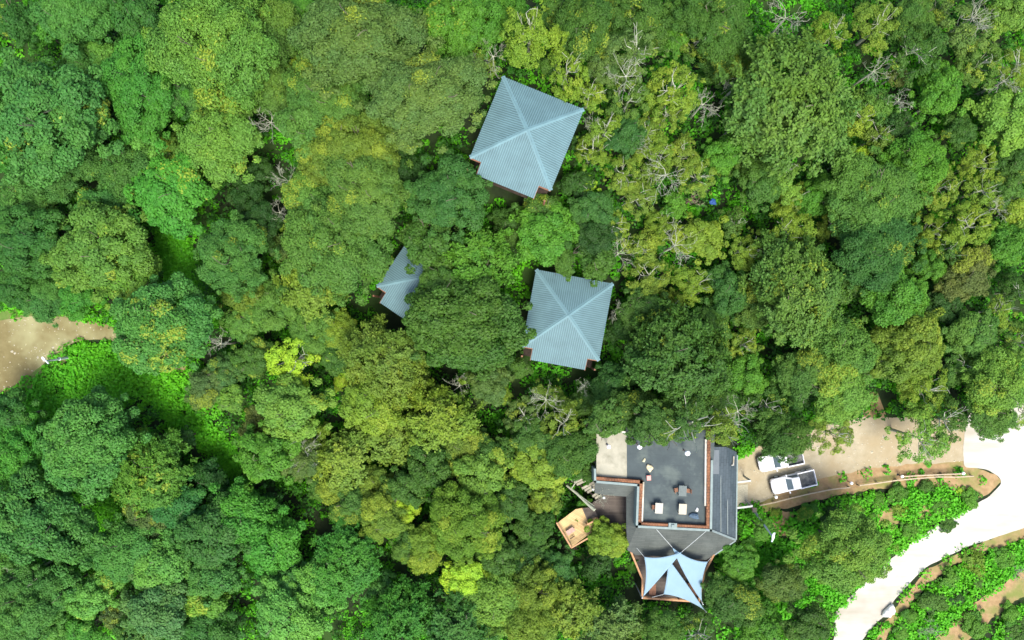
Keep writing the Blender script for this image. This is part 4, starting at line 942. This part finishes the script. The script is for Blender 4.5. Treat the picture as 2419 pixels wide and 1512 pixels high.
# ------------------------------------------------------------------ the trees, one line each: x y radius colour style share-of-yellow | label
TREES = '''
505 110 118 yg F .10 | large olive-yellow tree with golden patches at the top edge, biggest of the upper left corner
214 150 58 lg L .0 | light green lobed tree squeezed between the dark sage tree and the vivid green one
335 205 92 bg L .0 | large vivid green leafy tree touching the lower left side of the olive-yellow giant
345 305 58 lg L .0 | pale green skirt-like tree directly below the vivid green tree at upper left
105 275 132 sg L .02 | very large dark sage tree filling the left edge below the upper left corner
172 28 78 sg L .0 | sage green tree at the top edge, second from the upper left corner
322 32 72 mg L .0 | mid green tree at the top edge just before the olive-yellow giant
105 80 34 bg L .0 | small bright lime tree tucked in front of the top left sage tree
32 45 48 mg L .12 | dull green tree right in the upper left corner with yellowing leaves
145 395 74 ol F .04 | soft olive-tan tree hanging below the very large dark sage tree
512 335 72 yg F .08 | yellow-green airy tree left of the forked dead tree, above the dark gap
418 385 50 yg F .20 | small olive tree with a golden-yellow patch, left of the airy yellow-green tree
295 400 58 ol F .05 | olive-green tree forming the left half of the long crown below the pale green skirt
402 455 74 bg L .04 | bright grass-green tree forming the right half of a long crown at left
18 362 44 bg L .0 | bright green bushy tree cut by the left edge beside the olive-tan tree
62 470 58 ol F .04 | dull olive tree with grey twigs near the left edge, above the round sage crown
236 485 55 sg L .02 | sage tree between the olive-tan tree and the long two-coloured crown
452 225 52 ol F .0 | shaded olive tree under the skirt of the olive-yellow giant
850 92 118 gg F .05 | large greyish olive tree with a small orange patch at the top edge
1012 225 106 gg F .06 | large grey-green tree with bare twigs beside the upper left side of the upper hut
772 215 78 sg F .03 | sage green tree below the greyish olive giant, with a lime fringe beside it
708 160 34 lm L .0 | narrow lime green tree, upper one of the two along the dark cleft
718 212 38 lm L .0 | narrow lime green tree, lower one of the two along the dark cleft
1078 52 90 bg L .05 | bright green broad tree at the top edge above the upper hut's gable corner
732 290 66 sg L .03 | sage tree right of the forked dead tree
842 345 82 yg F .05 | yellow-green feathery tree below the sage tree, left of the dark shade beside the upper hut
757 380 58 yg F .05 | smaller yellowish tree on the left flank of the feathery yellow-green one
862 450 96 ol F .03 | big round olive-green tree left of the bubbly dark green one
1062 462 80 tl L .0 | bubbly dark blue-green tree touching the lower left notch of the upper hut
945 395 50 dg L .0 | dark green tree wedged between feathery yellow-green crown and the bubbly one
645 82 62 ol F .0 | dark olive tree between the olive-yellow giant and the greyish olive giant
640 205 62 ol F .02 | dull olive-green tree above the forked dead tree
702 36 46 bg L .0 | bright green low tree at the top edge in the dark cleft
736 482 58 sg F .02 | pale sage tree to the left of the big round olive-green tree
1252 80 70 lm S .05 | airy lime tree just above the top corner of the upper hut
1385 55 66 mg F .04 | dull green tree at the top edge between two airy lime trees
1420 12 34 lm L .0 | small bright lime crown cut by the top edge
1340 172 52 lm S .02 | airy lime tree overhanging the upper right eave of the upper hut
1392 222 32 lm S .02 | small lime tree at the right-hand corner of the upper hut
1292 158 24 mg L .0 | small green tree snug against the upper eave of the upper hut
1505 55 62 mg F .03 | dull green tree at the top edge right of the small bright lime crown
1500 125 56 gg S .03 | grey-olive twiggy tree above the pale bare tree near the upper hut
1425 165 34 gg F .10 | small tan-tinged tree between the lime eave tree and the pale bare tree
1592 215 58 lm S .02 | round lime tree halfway between upper hut and the large round olive tree
1680 45 84 mg F .02 | broad dull green tree at the top edge, left of the tangled white branches
1640 102 40 yg S .04 | small yellow-green tree below the broad dull green top tree
1588 82 38 bg L .0 | small deep green tree below the top edge, right of the grey-olive twiggy tree
1705 140 54 mg F .03 | mid green tree to the upper left of the large round olive tree
1765 155 34 lm L .03 | small lime tree touching the upper left rim of the large round olive tree
1870 248 122 ol T .0 | large round olive-green tree with rosette leaf clusters, the biggest crown at upper right
1485 240 46 ol S .02 | olive sparse tree right of the upper hut's right-hand corner
1575 272 42 yg S .02 | light olive-lime tree directly below the round lime tree
1425 312 40 lm S .03 | lime tree beside the right eave of the upper hut, upper of two
1400 358 42 lm S .04 | lime tree beside the right eave of the upper hut, lower of two
1480 315 42 tl L .0 | dark sage tree between two lime trees, right of the upper hut
1526 312 36 yg S .03 | small yellow-green tree right of the dark sage tree near the upper hut
1472 412 44 yg S .05 | yellow-green tree below the two lime trees beside the upper hut
1546 366 44 lm S .02 | pale-twigged lime tree above the twisting white branches
1612 362 38 yg S .05 | yellow-green tree above and right of the twisting white branches
1715 365 44 bg L .0 | bright green leafy tree below the large round olive tree's left side
1765 388 30 ol L .06 | small dark olive tree under the rim of the large round olive tree
1800 428 46 mg L .0 | mid green tree below the small dark olive one at right
1735 300 38 gg S .0 | grey-olive tree left of the large round olive tree, below tangled twigs
1650 415 40 yg S .03 | sparse yellow-green tree right of the twisting white branches
1500 472 44 yg S .04 | yellow-green tree below the twisting white branches, left of the blue tarpaulin
1597 482 28 bg L .0 | small rounded green tree left of the blue tarpaulin
1362 430 34 dg L .0 | dark green tree at the lower right corner of the upper hut
1385 440 24 ye S .10 | small mustard-yellow tree off the lower right corner of the upper hut
1285 512 50 mg L .02 | green tree right below the upper hut's lower eave
1405 487 44 tl L .0 | dark teal tree right of the tree below the upper hut
1376 340 22 dg L .0 | small dark green tree pressed against the upper hut's right eave
1960 85 46 lm S .02 | yellow-green tree right of the tangled white branches at the top
2080 60 52 yg S .03 | olive-lime tree near the top edge, left of the small sage crown
2160 42 42 sg F .0 | small sage crown at the top edge, upper right
2218 22 32 ol S .08 | small olive crown at the top edge between sage crown and pale twiggy tree
2285 70 56 gg S .04 | pale grey-olive twiggy tree in the upper right corner area
2385 38 46 lg L .0 | fresh green tree in the upper right corner
2150 125 58 mg S .02 | dull green tree below the small sage crown at upper right
2120 175 26 br S .05 | small rusty tree in the upper right, above the drooping pale branches
2220 215 58 bg L .0 | deep bright green ivy-clad low tree in the upper right
2032 282 38 lm S .03 | lime tree right of the large round olive tree
2072 250 38 sg F .0 | small sage tree touching the lime tree right of the large round olive one
2370 277 58 lg L .0 | light green soft tree near the right edge, upper right
2078 320 32 yg S .03 | small olive-yellow tree above the mid green dome at right
2160 378 58 bg F .0 | mid green dome-shaped tree in the right part, below the deep green ivy tree
2313 388 44 lm S .05 | yellow-green tree near the right edge above the pale star-shaped dead tree
2032 362 18 ye L .20 | tiny bright yellow tree left of the mid green dome
1992 382 40 mg S .03 | dull green tree right under the large round olive tree
2068 460 86 sg F .03 | broad sage tree with pale twigs in the right part of the picture
2225 442 42 yg S .06 | olive tree right of the broad sage tree
2320 452 36 lm S .02 | lime tree left of the pale star-shaped dead tree
2320 150 46 ol S .08 | olive tree with leaning tan branches in the upper right
2402 388 40 mg L .03 | green tree cut by the right edge, below the light green soft tree
1845 415 50 lg S .0 | light green tree hanging below the large round olive tree
2400 160 42 yg S .03 | olive-lime tree cut by the right edge near the upper right corner
2380 460 40 sg L .02 | sage green tree at the right edge beside the pale star-shaped dead tree
2130 300 30 dg L .0 | small dark green tree above the mid green dome
60 570 80 mg L .0 | large green tree at the left edge above the dirt path
240 590 90 yg L .05 | big tan-olive tree upper left of the dirt path's end, over a brighter one
300 648 64 lm L .06 | yellow-green tree at the lower side of the big tan-olive one
195 704 44 bg L .0 | bright green tree on the upper verge of the dirt path
105 712 42 sg F .0 | round sage bush-like tree on the upper verge of the dirt path
386 766 100 sg L .06 | large sage tree with a bright green patch standing over the end of the dirt path
555 605 84 ol F .07 | olive-grey tree with a yellowish side, right of the green gully
570 690 52 yg F .05 | soft yellow-green tree below the olive-grey tree by the gully
30 680 44 mg L .0 | dark green tree at the left edge just above the dirt path
150 637 34 ol F .10 | small rusty olive tree between the left edge trees and the tan-olive one
212 1055 105 sg L .0 | large sage green tree below the lush green slope under the dirt path
28 985 55 mg L .0 | dark green tree at the left edge below the dirt path
485 915 40 br F .10 | rusty olive tree on the right edge of the lush green slope
545 945 32 yg L .05 | small pale lime tree beside the rusty olive tree right of the lush slope
580 760 44 sg L .02 | grey-green tree above the fan-shaped white dead tree
600 850 44 mg L .03 | green tree to the right of the fan-shaped white dead tree
795 565 102 sg F .02 | large soft green tree left of the half-hidden hut
1010 572 70 mg L .0 | green tree directly above the half-hidden hut
1130 620 76 bg T .0 | bright star-leaved tree between half-hidden hut and lower hut
1107 764 112 mg L .0 | very large green tree covering the right half of the half-hidden hut
745 668 74 yg T .03 | feathery olive-lime tree to the left of the half-hidden hut
682 580 34 gg F .0 | small dark grey-green tree in the cleft left of the large soft green tree
790 636 40 mg L .0 | green tree just left of the half-hidden hut's corner
800 785 42 lm F .04 | lime tree below the feathery olive-lime one, left of the hidden hut's deck
745 775 46 sg F .0 | grey-green tree left of the lime tree near the half-hidden hut
705 850 56 ye S .08 | yellow tree with bare twigs, lower left of the half-hidden hut
905 850 78 yg T .06 | olive-lime tree with star-like leaves below the half-hidden hut
950 908 54 yg F .05 | olive tree just below the star-leaved olive-lime tree
808 900 20 ye L .30 | tiny golden-yellow tree right of the yellow twiggy tree
875 958 68 lm L .08 | yellow-green tree with pale twigs in the lower centre left
700 962 74 lg L .02 | light green leafy tree below the yellow twiggy tree
1150 905 46 gg L .0 | dark grey-green tree lower left of the lower hut
1190 932 20 lm L .0 | tiny lime tree between dark grey-green tree and the lower hut
1042 985 70 lm T .04 | round yellow-green clustered tree in the lower centre
790 838 42 mg L .0 | mid green tree right of the yellow twiggy tree
880 800 24 bg L .0 | small fresh green tree under the deck of the half-hidden hut
645 715 54 sg F .0 | sage tree at the gully side left of the feathery olive-lime one
702 540 28 lm L .05 | small lime tree by the cleft at the left flank of the large soft green tree
1044 664 44 mg L .0 | mid green tree above the very large tree over the half-hidden hut
1205 535 40 mg L .0 | mid green tree between bubbly dark tree and the green tree below the upper hut
1280 545 60 bg L .0 | bright green tree midway between the upper and lower huts
1400 552 44 dg L .0 | dark green tree above the lower hut's upper right corner
1333 612 30 mg L .0 | small green tree spilling onto the lower hut's upper eave
1418 625 34 mg L .0 | green tree overlapping the upper right part of the lower hut's eave
1445 535 40 lm S .02 | lime tree above the white bleached branches near the lower hut
1512 582 38 yg S .02 | pale lime tree between two bare trees, upper right of the lower hut
1655 560 50 lm L .04 | bright lime tree right of the grey twiggy dead tree
1532 650 46 yg S .03 | olive-lime tree right of the lower hut's upper right corner
1645 672 42 lm S .02 | lime green tree left of the blue-green one
1722 690 52 tl L .0 | blue-green tree in the right centre
1795 715 56 ol F .04 | olive tree between the blue-green tree and the big olive dome
1762 590 42 lm S .03 | yellow-green tree above the blue-green tree
1735 530 36 ol S .03 | dull olive tree right of the bright lime tree
1515 730 44 mg L .0 | green tree right of the lower hut's right eave
1600 848 114 mg T .02 | large green tree with star-like leaves, right of the lower hut and above the terrace
1474 775 34 dg L .0 | dark green tree snug against the lower hut's right eave
1222 868 28 mg L .0 | small green tree at the lower left notch of the lower hut
1442 905 42 tl L .0 | dark teal tree at the lower right corner of the lower hut
1390 945 40 mg L .0 | green tree below the lower hut's lower eave
1302 930 34 yg S .03 | pale olive sparse tree under the lower hut's lower left side
1240 985 42 gg S .06 | grey-tan sparse tree between round clustered tree and the white forked dead one
1510 978 58 mg L .03 | green tree above the dark flat terrace, left part
1755 885 44 bg L .0 | deep green low tree right of the large star-leaved tree
1755 812 42 yg S .03 | olive-lime tree at the upper right flank of the large star-leaved tree
1855 545 48 lm S .02 | yellow-green tree left of the dark blue-green one, right part
1960 530 38 yg S .05 | small olive-lime tree above the dark blue-green tree at right
2068 590 80 tl F .02 | large dark blue-green tree in the right part
2195 548 40 lm S .05 | yellowish tree right of the large dark blue-green tree
1880 680 98 ol T .03 | big olive-green dome in the right centre
1998 668 38 mg L .03 | small green tree right of the big olive-green dome
2115 695 64 bg L .0 | bright fresh green tree below the large dark blue-green tree
2285 535 50 lm S .08 | yellow-lime tree near the right edge below the lime tree by the star-shaped one
2285 650 54 br F .12 | rust-tinged olive tree near the right edge
2365 580 54 bg L .0 | deep bright green tree by the right edge above the rust-tinged one
2150 810 76 yg L .10 | large yellow-lime tree in the right part, below the fresh green tree
1945 750 36 yg S .12 | small yellowish tree below the big olive-green dome
1990 812 58 sg F .02 | sage tree left of the large yellow-lime tree
2360 735 30 lm S .02 | small light lime tree near the right edge below the rust-tinged tree
2300 790 52 sg L .0 | sage tree right of the large yellow-lime tree
1892 882 54 sg F .02 | soft sage tree above the parked pickups, right of the large star-leaved tree
1990 925 58 lg F .02 | pale green tree above the driveway, left of the bare soil patch
2052 868 34 gg S .0 | small grey-green tree under the large yellow-lime tree
2185 920 54 lm S .03 | lime tree above the driveway, right of the bare soil patch
2362 905 70 lg F .02 | large pale green tree at the right edge above the white road
2400 960 40 lg S .03 | light lime tree at the right edge just above the white road
2220 988 58 mg S .03 | dull green tree above the driveway's right half
1885 938 30 tl L .0 | small blue-green tree above the parked pickups
2400 805 44 ol S .02 | olive-sage tree cut by the right edge, lower of the right edge olives
2400 690 40 mg S .03 | green tree cut by the right edge beside the small light lime one
1810 960 48 mg S .03 | green tree upper left of the half-covered pickup
40 1085 74 bg L .0 | mid-bright green tree at the left edge, left of the large sage tree
357 1116 82 oy T .06 | large mustard-olive tree in the lower left, below the lush slope
105 1230 100 sg L .0 | large dark sage tree at the left edge, lower left
437 1190 60 tl L .0 | round blue-green tree right below the mustard-olive tree
350 1222 48 br F .05 | brownish olive tree under the mustard-olive one
285 1300 58 sg F .0 | sage tree right of the low vivid green patch, lower left
385 1330 64 lg L .0 | light green lobed tree in the lower left
505 1270 70 mg L .0 | lobed mid green tree right of the light green one, lower left
572 1225 70 bg L .0 | bright mid green tree on the lower left side of the dark diagonal cleft
505 1360 54 sg L .0 | sage-green tree below the lobed mid green tree
145 1392 50 sg L .0 | rounded sage tree in the lower left corner area
215 1412 50 lg L .02 | light green tree right of the rounded sage one near the lower left corner
243 1386 28 yg L .15 | small yellowish tree between light green trees in the lower left
365 1432 64 gg L .0 | grey-sage rounded tree near the bottom edge at left
475 1420 38 lm L .05 | small lime tree right of the grey-sage rounded one
268 1452 30 br F .10 | small brownish tree near the bottom edge at left
316 1492 40 ol T .06 | olive-brown tree on the bottom edge left of the black gap
50 1432 78 ol F .0 | dark grey-olive tree in the lower left corner
15 1342 48 lg F .0 | pale green tree at the left edge above the lower left corner
100 1494 48 lg F .0 | pale green tree on the bottom edge near the lower left corner
187 1494 44 bg L .0 | green tree on the bottom edge left of the olive-brown one
490 1494 54 mg L .0 | mid green tree on the bottom edge right of the black gap
492 1125 36 dg L .0 | dark green tree right of the mustard-olive one
528 1172 30 dg L .0 | dark shaded tree at the upper end of the dark diagonal cleft
632 1080 62 bg L .0 | vivid green dome tree in the lower left centre, left of the grey twiggy one
710 1088 50 gg F .0 | grey-brown twiggy tree beside the vivid green dome
740 1030 38 lm S .18 | lime-yellow tree above the grey-brown twiggy one
810 1085 58 yg T .04 | yellow-green tree with star-like leaves right of the grey-brown twiggy one
760 1140 38 sg F .0 | pale sage tree on the upper rim of the dark diagonal cleft
812 1148 46 yg F .04 | soft olive-lime tree above the cleft, below the star-leaved one
835 1196 44 sg F .02 | sage fringe tree on the upper rim of the cleft, middle
950 1192 38 ye F .12 | golden-yellow tree above the dark cleft
905 1222 52 yg F .05 | olive-lime tree left below the golden-yellow tree
920 1030 54 yg T .04 | olive-lime tree left below the round clustered tree
1018 1100 58 mg L .03 | green lobed tree in the lower centre above the olive-yellow one
1138 1120 62 lg L .04 | pale sage tree in the lower centre, left of the round lime-topped tree
1103 1235 80 oy F .12 | large olive-yellow tree in the lower centre
1005 1292 48 lm F .03 | pale lime tree lower left of the large olive-yellow one
968 1286 38 sg F .0 | sage fringe tree at the lower rim of the dark cleft
1104 1376 46 ye L .30 | bright yellow tree near the bottom edge, the brightest in the forest
1175 1412 64 lg F .03 | pale sage-lime tree right of the bright yellow one
815 1330 74 bg T .0 | big green star-leaved tree below the dark diagonal cleft
640 1290 68 bg L .0 | bright green lobed tree below the upper end of the dark cleft
622 1190 32 dg L .0 | dark green tree in the upper part of the dark cleft
672 1388 58 sg L .0 | sage green tree in the lower left centre, above a paler one
765 1375 58 lg L .0 | light sage tree below the left side of the big star-leaved one
682 1458 68 lg L .0 | large pale green tree on the bottom edge, left of the dark hole
940 1458 74 bg T .0 | bright green star-leaved tree on the bottom edge right of the dark hole
905 1392 36 sg F .0 | dark sage tree right of the big star-leaved one
1085 1478 66 mg T .0 | mid-dark green tree on the bottom edge below the bright yellow one
985 1418 34 dg L .0 | dark green tree left of the bright yellow one
745 1425 42 mg L .0 | green tree left of the dark hole near the bottom edge
1155 1062 44 mg L .02 | green tree in the lower centre above the pale sage one
1090 1042 48 yg F .05 | olive-lime tree left above the green lobed one, below the clustered round tree
1175 1312 48 mg L .0 | green tree below right of the large olive-yellow one
1265 1105 52 lm L .02 | round lime-topped tree left of the terrace building
1345 1065 54 mg F .03 | soft green tree at the upper left corner of the terrace building
1436 1276 44 lm L .02 | bright lime tree between the timber platform and the terrace building
1262 1250 40 mg L .0 | green tree left of the timber platform
1322 1338 42 tl L .0 | teal green tree below the timber platform
1255 1392 54 yg F .02 | olive-green tree lower left of the teal one
1452 1484 54 gg T .0 | big grey-olive tree below the left corner of the sail deck
1350 1440 54 yg T .03 | yellow-green tree on the left of the big grey-olive one
1745 1332 38 bg L .0 | bright green bushy tree to the right of the shade sails
1730 1420 52 mg F .02 | green tree to the lower right of the shade sails
1245 1035 44 mg L .03 | green tree left above the round lime-topped one
1552 1004 42 mg L .02 | green tree leaning over the top of the dark terrace, left one
1632 1002 40 mg S .05 | green tree leaning over the top of the dark terrace, right one
1704 1008 38 yg S .04 | tan-green tree over the top end of the tiled side roof
1265 1472 58 yg F .03 | olive-lime tree on the bottom edge below the olive-green one
1560 1494 46 sg F .0 | sage tree on the bottom edge below the sail deck
1648 1494 44 mg S .02 | dull green tree on the bottom edge right of the sage one
1850 1033 50 mg F .0 | dark green tree covering half of the upper pickup
1965 1022 48 yg S .02 | lime tree overhanging the driveway beside the pickups
2165 1032 54 lg S .04 | light lime tree overhanging the middle of the driveway
2338 985 44 sg F .0 | sage green tree reaching over the start of the white road
2000 1300 92 lg F .02 | large airy sage tree leaning over the white road, on the slope below the fence
1850 1380 46 gg F .02 | grey-olive tree left of the large airy sage tree on the slope
1910 1470 48 mg L .0 | green tree near the bottom edge, left of the white road's lower end
1800 1480 52 bg L .0 | bright green tree on the bottom edge between the sage tree and the white road
1380 1188 14 bg L .0 | small bright tree beside the leaning pole left of the boardwalk
1356 1232 20 sg L .0 | small sage tree growing up through the timber platform
1388 1115 22 mg L .0 | small green tree at the left end of the brick parapet
1290 1180 34 yg F .02 | small olive-lime tree below the round lime-topped one
1195 1180 44 mg L .04 | dull green tree between pale sage tree and round lime-topped tree
1240 1320 44 dg L .0 | dark green tree left of the teal one, lower centre
1150 1480 44 yg F .03 | sage-lime tree on the bottom edge below the pale sage-lime one
1410 1330 34 dg L .0 | small dark green tree under the lime tree by the platform
1800 1250 22 bg L .0 | vivid bushy tree beside the tilted light pole
1600 990 50 mg L .02 | green tree just below the large star-leaved tree, above the terrace
1690 960 46 sg F .02 | sage tree to the lower right of the large star-leaved tree
1428 992 38 mg L .02 | green tree above left end of the pale concrete slab
1330 1000 46 yg S .03 | olive tree right of the white forked dead tree
960 1150 44 mg L .02 | green tree above the golden-yellow one
880 1140 42 yg F .03 | soft yellow-green tree between two star-leaved olive trees, lower centre
432 1035 20 dg L .0 | dark bushy tree at the upper right of the mustard-olive one
602 1012 36 br F .06 | brownish-grey tree on the gully edge above the vivid green dome
530 880 40 gg F .02 | grey-green tree just below the fan-shaped white dead tree
2110 410 30 mg F .0 | small green tree between the mid green dome and the broad sage tree
1930 460 42 bg L .0 | green tree left of the broad sage tree with pale twigs
1870 470 36 yg S .04 | small olive-lime tree below the light green tree at right
2255 310 40 mg L .02 | mid green tree between ivy-clad tree and the light green soft tree
2230 720 40 dg L .0 | dark green tree right of the bright fresh green one
2190 630 38 bg L .0 | bright green bushy tree right of the dark blue-green giant's lower rim
2240 590 36 mg S .03 | green sparse tree above the rust-tinged olive one
2395 500 36 lm L .02 | lime tree at the right edge, below the sage edge tree
2270 870 42 sg S .02 | sage sparse tree above the lime tree over the driveway
1570 530 40 lm S .03 | lime tree above the grey twiggy dead tree
1590 730 40 yg S .02 | olive-lime tree above the large star-leaved tree
1680 760 40 mg L .02 | green tree at the upper right of the large star-leaved tree
1540 415 36 yg S .04 | yellow-green tree just left of the twisting white branches
1310 30 36 mg L .02 | green tree cut by the top edge between bright green broad tree and lime trees
1190 30 50 bg L .03 | bright green tree at the top edge, just left of the airy lime tree
1130 160 36 yg S .06 | yellowing tree beside the white bare tree at the upper hut's top corner
945 310 40 gg F .0 | small grey-green tree below the large grey-green twiggy one
1150 290 22 dg L .0 | small dark tree between the large grey-green tree and the upper hut's left eave
580 470 44 dg L .0 | dark green shaded tree in the gap right of the grass-green tree
590 420 40 dg L .0 | dark green shaded tree below the forked dead tree
620 540 46 dg L .0 | dark green shaded tree right above the olive-grey gully tree
'''
BARE = '''
638 288 44 | pale forked dead tree in the dark gap, between yellow-green airy tree and sage tree
680 428 36 | pale leaning dead branches in the dark cleft, upper of the two
660 502 30 | pale leaning dead branches in the dark cleft, lower of the two
1165 132 34 | white bare tree beside the top corner of the upper hut
1480 178 44 | pale bare tree right of the lime tree at the upper hut's eave
1575 412 50 | twisting white branches of a dead tree above the blue tarpaulin
1660 245 38 | grey-white bare branches left of the large round olive tree, lower of two
1737 205 36 | grey-white tangled twigs touching the left rim of the large round olive tree
1858 40 52 | big tangled white branches at the top edge above the large round olive tree
2065 168 34 | pale bare branches right above the large round olive tree's right side
2125 238 36 | drooping pale branches left of the ivy-clad tree at upper right
2219 238 22 | small pale dead branches inside the ivy-clad tree
2355 492 28 | pale star-shaped dead tree near the right edge
2300 40 44 | white twigs of a dead crown near the upper right corner
2375 190 36 | leaning pale dead branches near the right edge, upper right
520 812 40 | fan-shaped white dead tree right of the sage tree over the path
1085 912 34 | grey bare branches left of the dark grey-green tree
1460 600 36 | white bleached branches at the upper right of the lower hut
1595 580 46 | grey twiggy dead tree left of the bright lime tree
1460 735 24 | small pale dead branch by the right eave of the lower hut
1290 945 42 | white forked dead tree below the lower hut
1745 972 46 | pale bare tree above the tiled side roof
76 1350 40 | grey bare twigs near the left edge above the lower left corner
716 1075 42 | grey-brown leafless twigs rising from the twiggy tree beside the vivid green dome
870 955 34 | white twigs poking from the yellow-green tree in the lower centre left
1418 1172 26 | pale thin branches hanging over the grey boardwalk
1545 800 26 | thin pale branch between the lower hut and large star-leaved tree
1380 912 26 | thin pale branch above the green tree below the lower hut
2085 480 40 | pale twigs across the broad sage tree
1900 930 30 | pale twigs above the small blue-green tree near the pickups
2310 780 30 | whitish branch beside the sage tree near the right edge
2180 1480 44 | pale leafless bush on the slope below the white road
2395 1350 30 | pale leafless bush at the right edge above the orange track
1505 345 28 | thin white branches over the dark sage tree beside the upper hut
1400 290 20 | small crooked dead branch at the right-hand corner of the upper hut
'''
RUST = '''
1635 470 30 | rust-brown dead crown left of the blue tarpaulin
1010 1122 24 | rust-brown twigs in the lower centre beside the green lobed tree
1352 1300 26 | dark brown leafless shrub at the foot of the timber platform
'''
BUSHES = '''
2120 1165 24.5 bg L .0 | vivid green bush on the slope just below the driveway fence
2075 1185 18.7 bg L .0 | small bright bush in the middle of the slope, left of the lime creeper bush
2125 1202 18.7 lm T .0 | lime creeper bush on the slope between two bare soil patches
2185 1150 17.3 mg L .0 | mid green bush under the far half of the driveway fence
1965 1215 27.4 dg L .0 | dark green bush on the slope above the large airy sage tree
2010 1195 18.7 bg L .0 | bright bush left of the small slope bush, below the fence
1905 1210 21.6 bg L .03 | vivid bush below the parked pickups, past the fence
1880 1262 14.4 dg L .0 | dark bush right of the tilted light pole's head
2220 1195 21.6 bg L .0 | vivid green bush on the slope edge above the white road, middle
2290 1178 20.2 bg L .0 | vivid green bush on the slope edge by the white road's corner
2150 1250 24.5 bg L .0 | bright bush above the white road, right of the large airy sage tree
2240 1240 17.3 mg L .0 | mid green bush hugging the upper edge of the white road
2267 1161 9.0 ye L .30 | tiny yellow flowering bush on the orange soil by the white road's corner
2245 1365 25.9 bg T .0 | bright green bush below the white road, on the middle of the lower bank
2205 1420 30.2 mg L .0 | mid green bush on the lower bank right of the white boulder
2300 1330 25.9 lm T .0 | lime green bush on the lower bank near the orange soil
2370 1320 24.5 bg L .0 | vivid bush at the right edge between the soil strip and the track
2262 1412 20 dg L .0 | dark green bush on the lower bank above the orange track
2310 1372 18 mg L .0 | mid green bush beside the upper end of the orange track
2150 1455 20.2 bg L .0 | bright bush below the white boulder
2385 1452 26 bg L .0 | vivid green bush below the orange track at the right edge
2300 1480 30.2 bg L .0 | vivid green bush in the lower right corner below the track
2400 1490 28.8 mg L .0 | green bush right in the lower right corner
2130 1495 18.7 bg L .0 | bright bush on the bottom edge right of the white road
1492 1340 13.0 bg L .0 | small vivid bush at the left rail of the sail deck
1770 1290 20.2 bg L .0 | vivid bush right of the dark hexagonal roof end
1745 1250 13.0 bg L .0 | low bush against the tiled side roof's lower corner
1830 1215 14.4 lm L .20 | small lime bush with yellow leaves beside the light pole's foot
'''
def parse(txt):
    for ln in txt.strip().splitlines():
        a, lab = ln.split('|'); yield a.split(), lab.strip()
TALL = {(1552, 1004): 5.0, (1632, 1002): 5.0, (1428, 992): 5.0, (1704, 1008): 3.0, (1044, 664): 4.0, (1333, 612): 2.5, (1418, 625): 2.5}   # trees that reach over a roof
for a, lab in parse(TREES): tree(float(a[0]), float(a[1]), float(a[2]) * 1.07, a[3], a[4], float(a[5]), lab, TALL.get((int(a[0]), int(a[1]))))
for a, lab in parse(BARE): bare_tree(float(a[0]), float(a[1]), float(a[2]), lab)
for a, lab in parse(RUST): bare_tree(float(a[0]), float(a[1]), float(a[2]), lab, True, .2)
for a, lab in parse(BUSHES): tree(float(a[0]), float(a[1]), float(a[2]), a[3], a[4], float(a[5]), lab, ground=True)
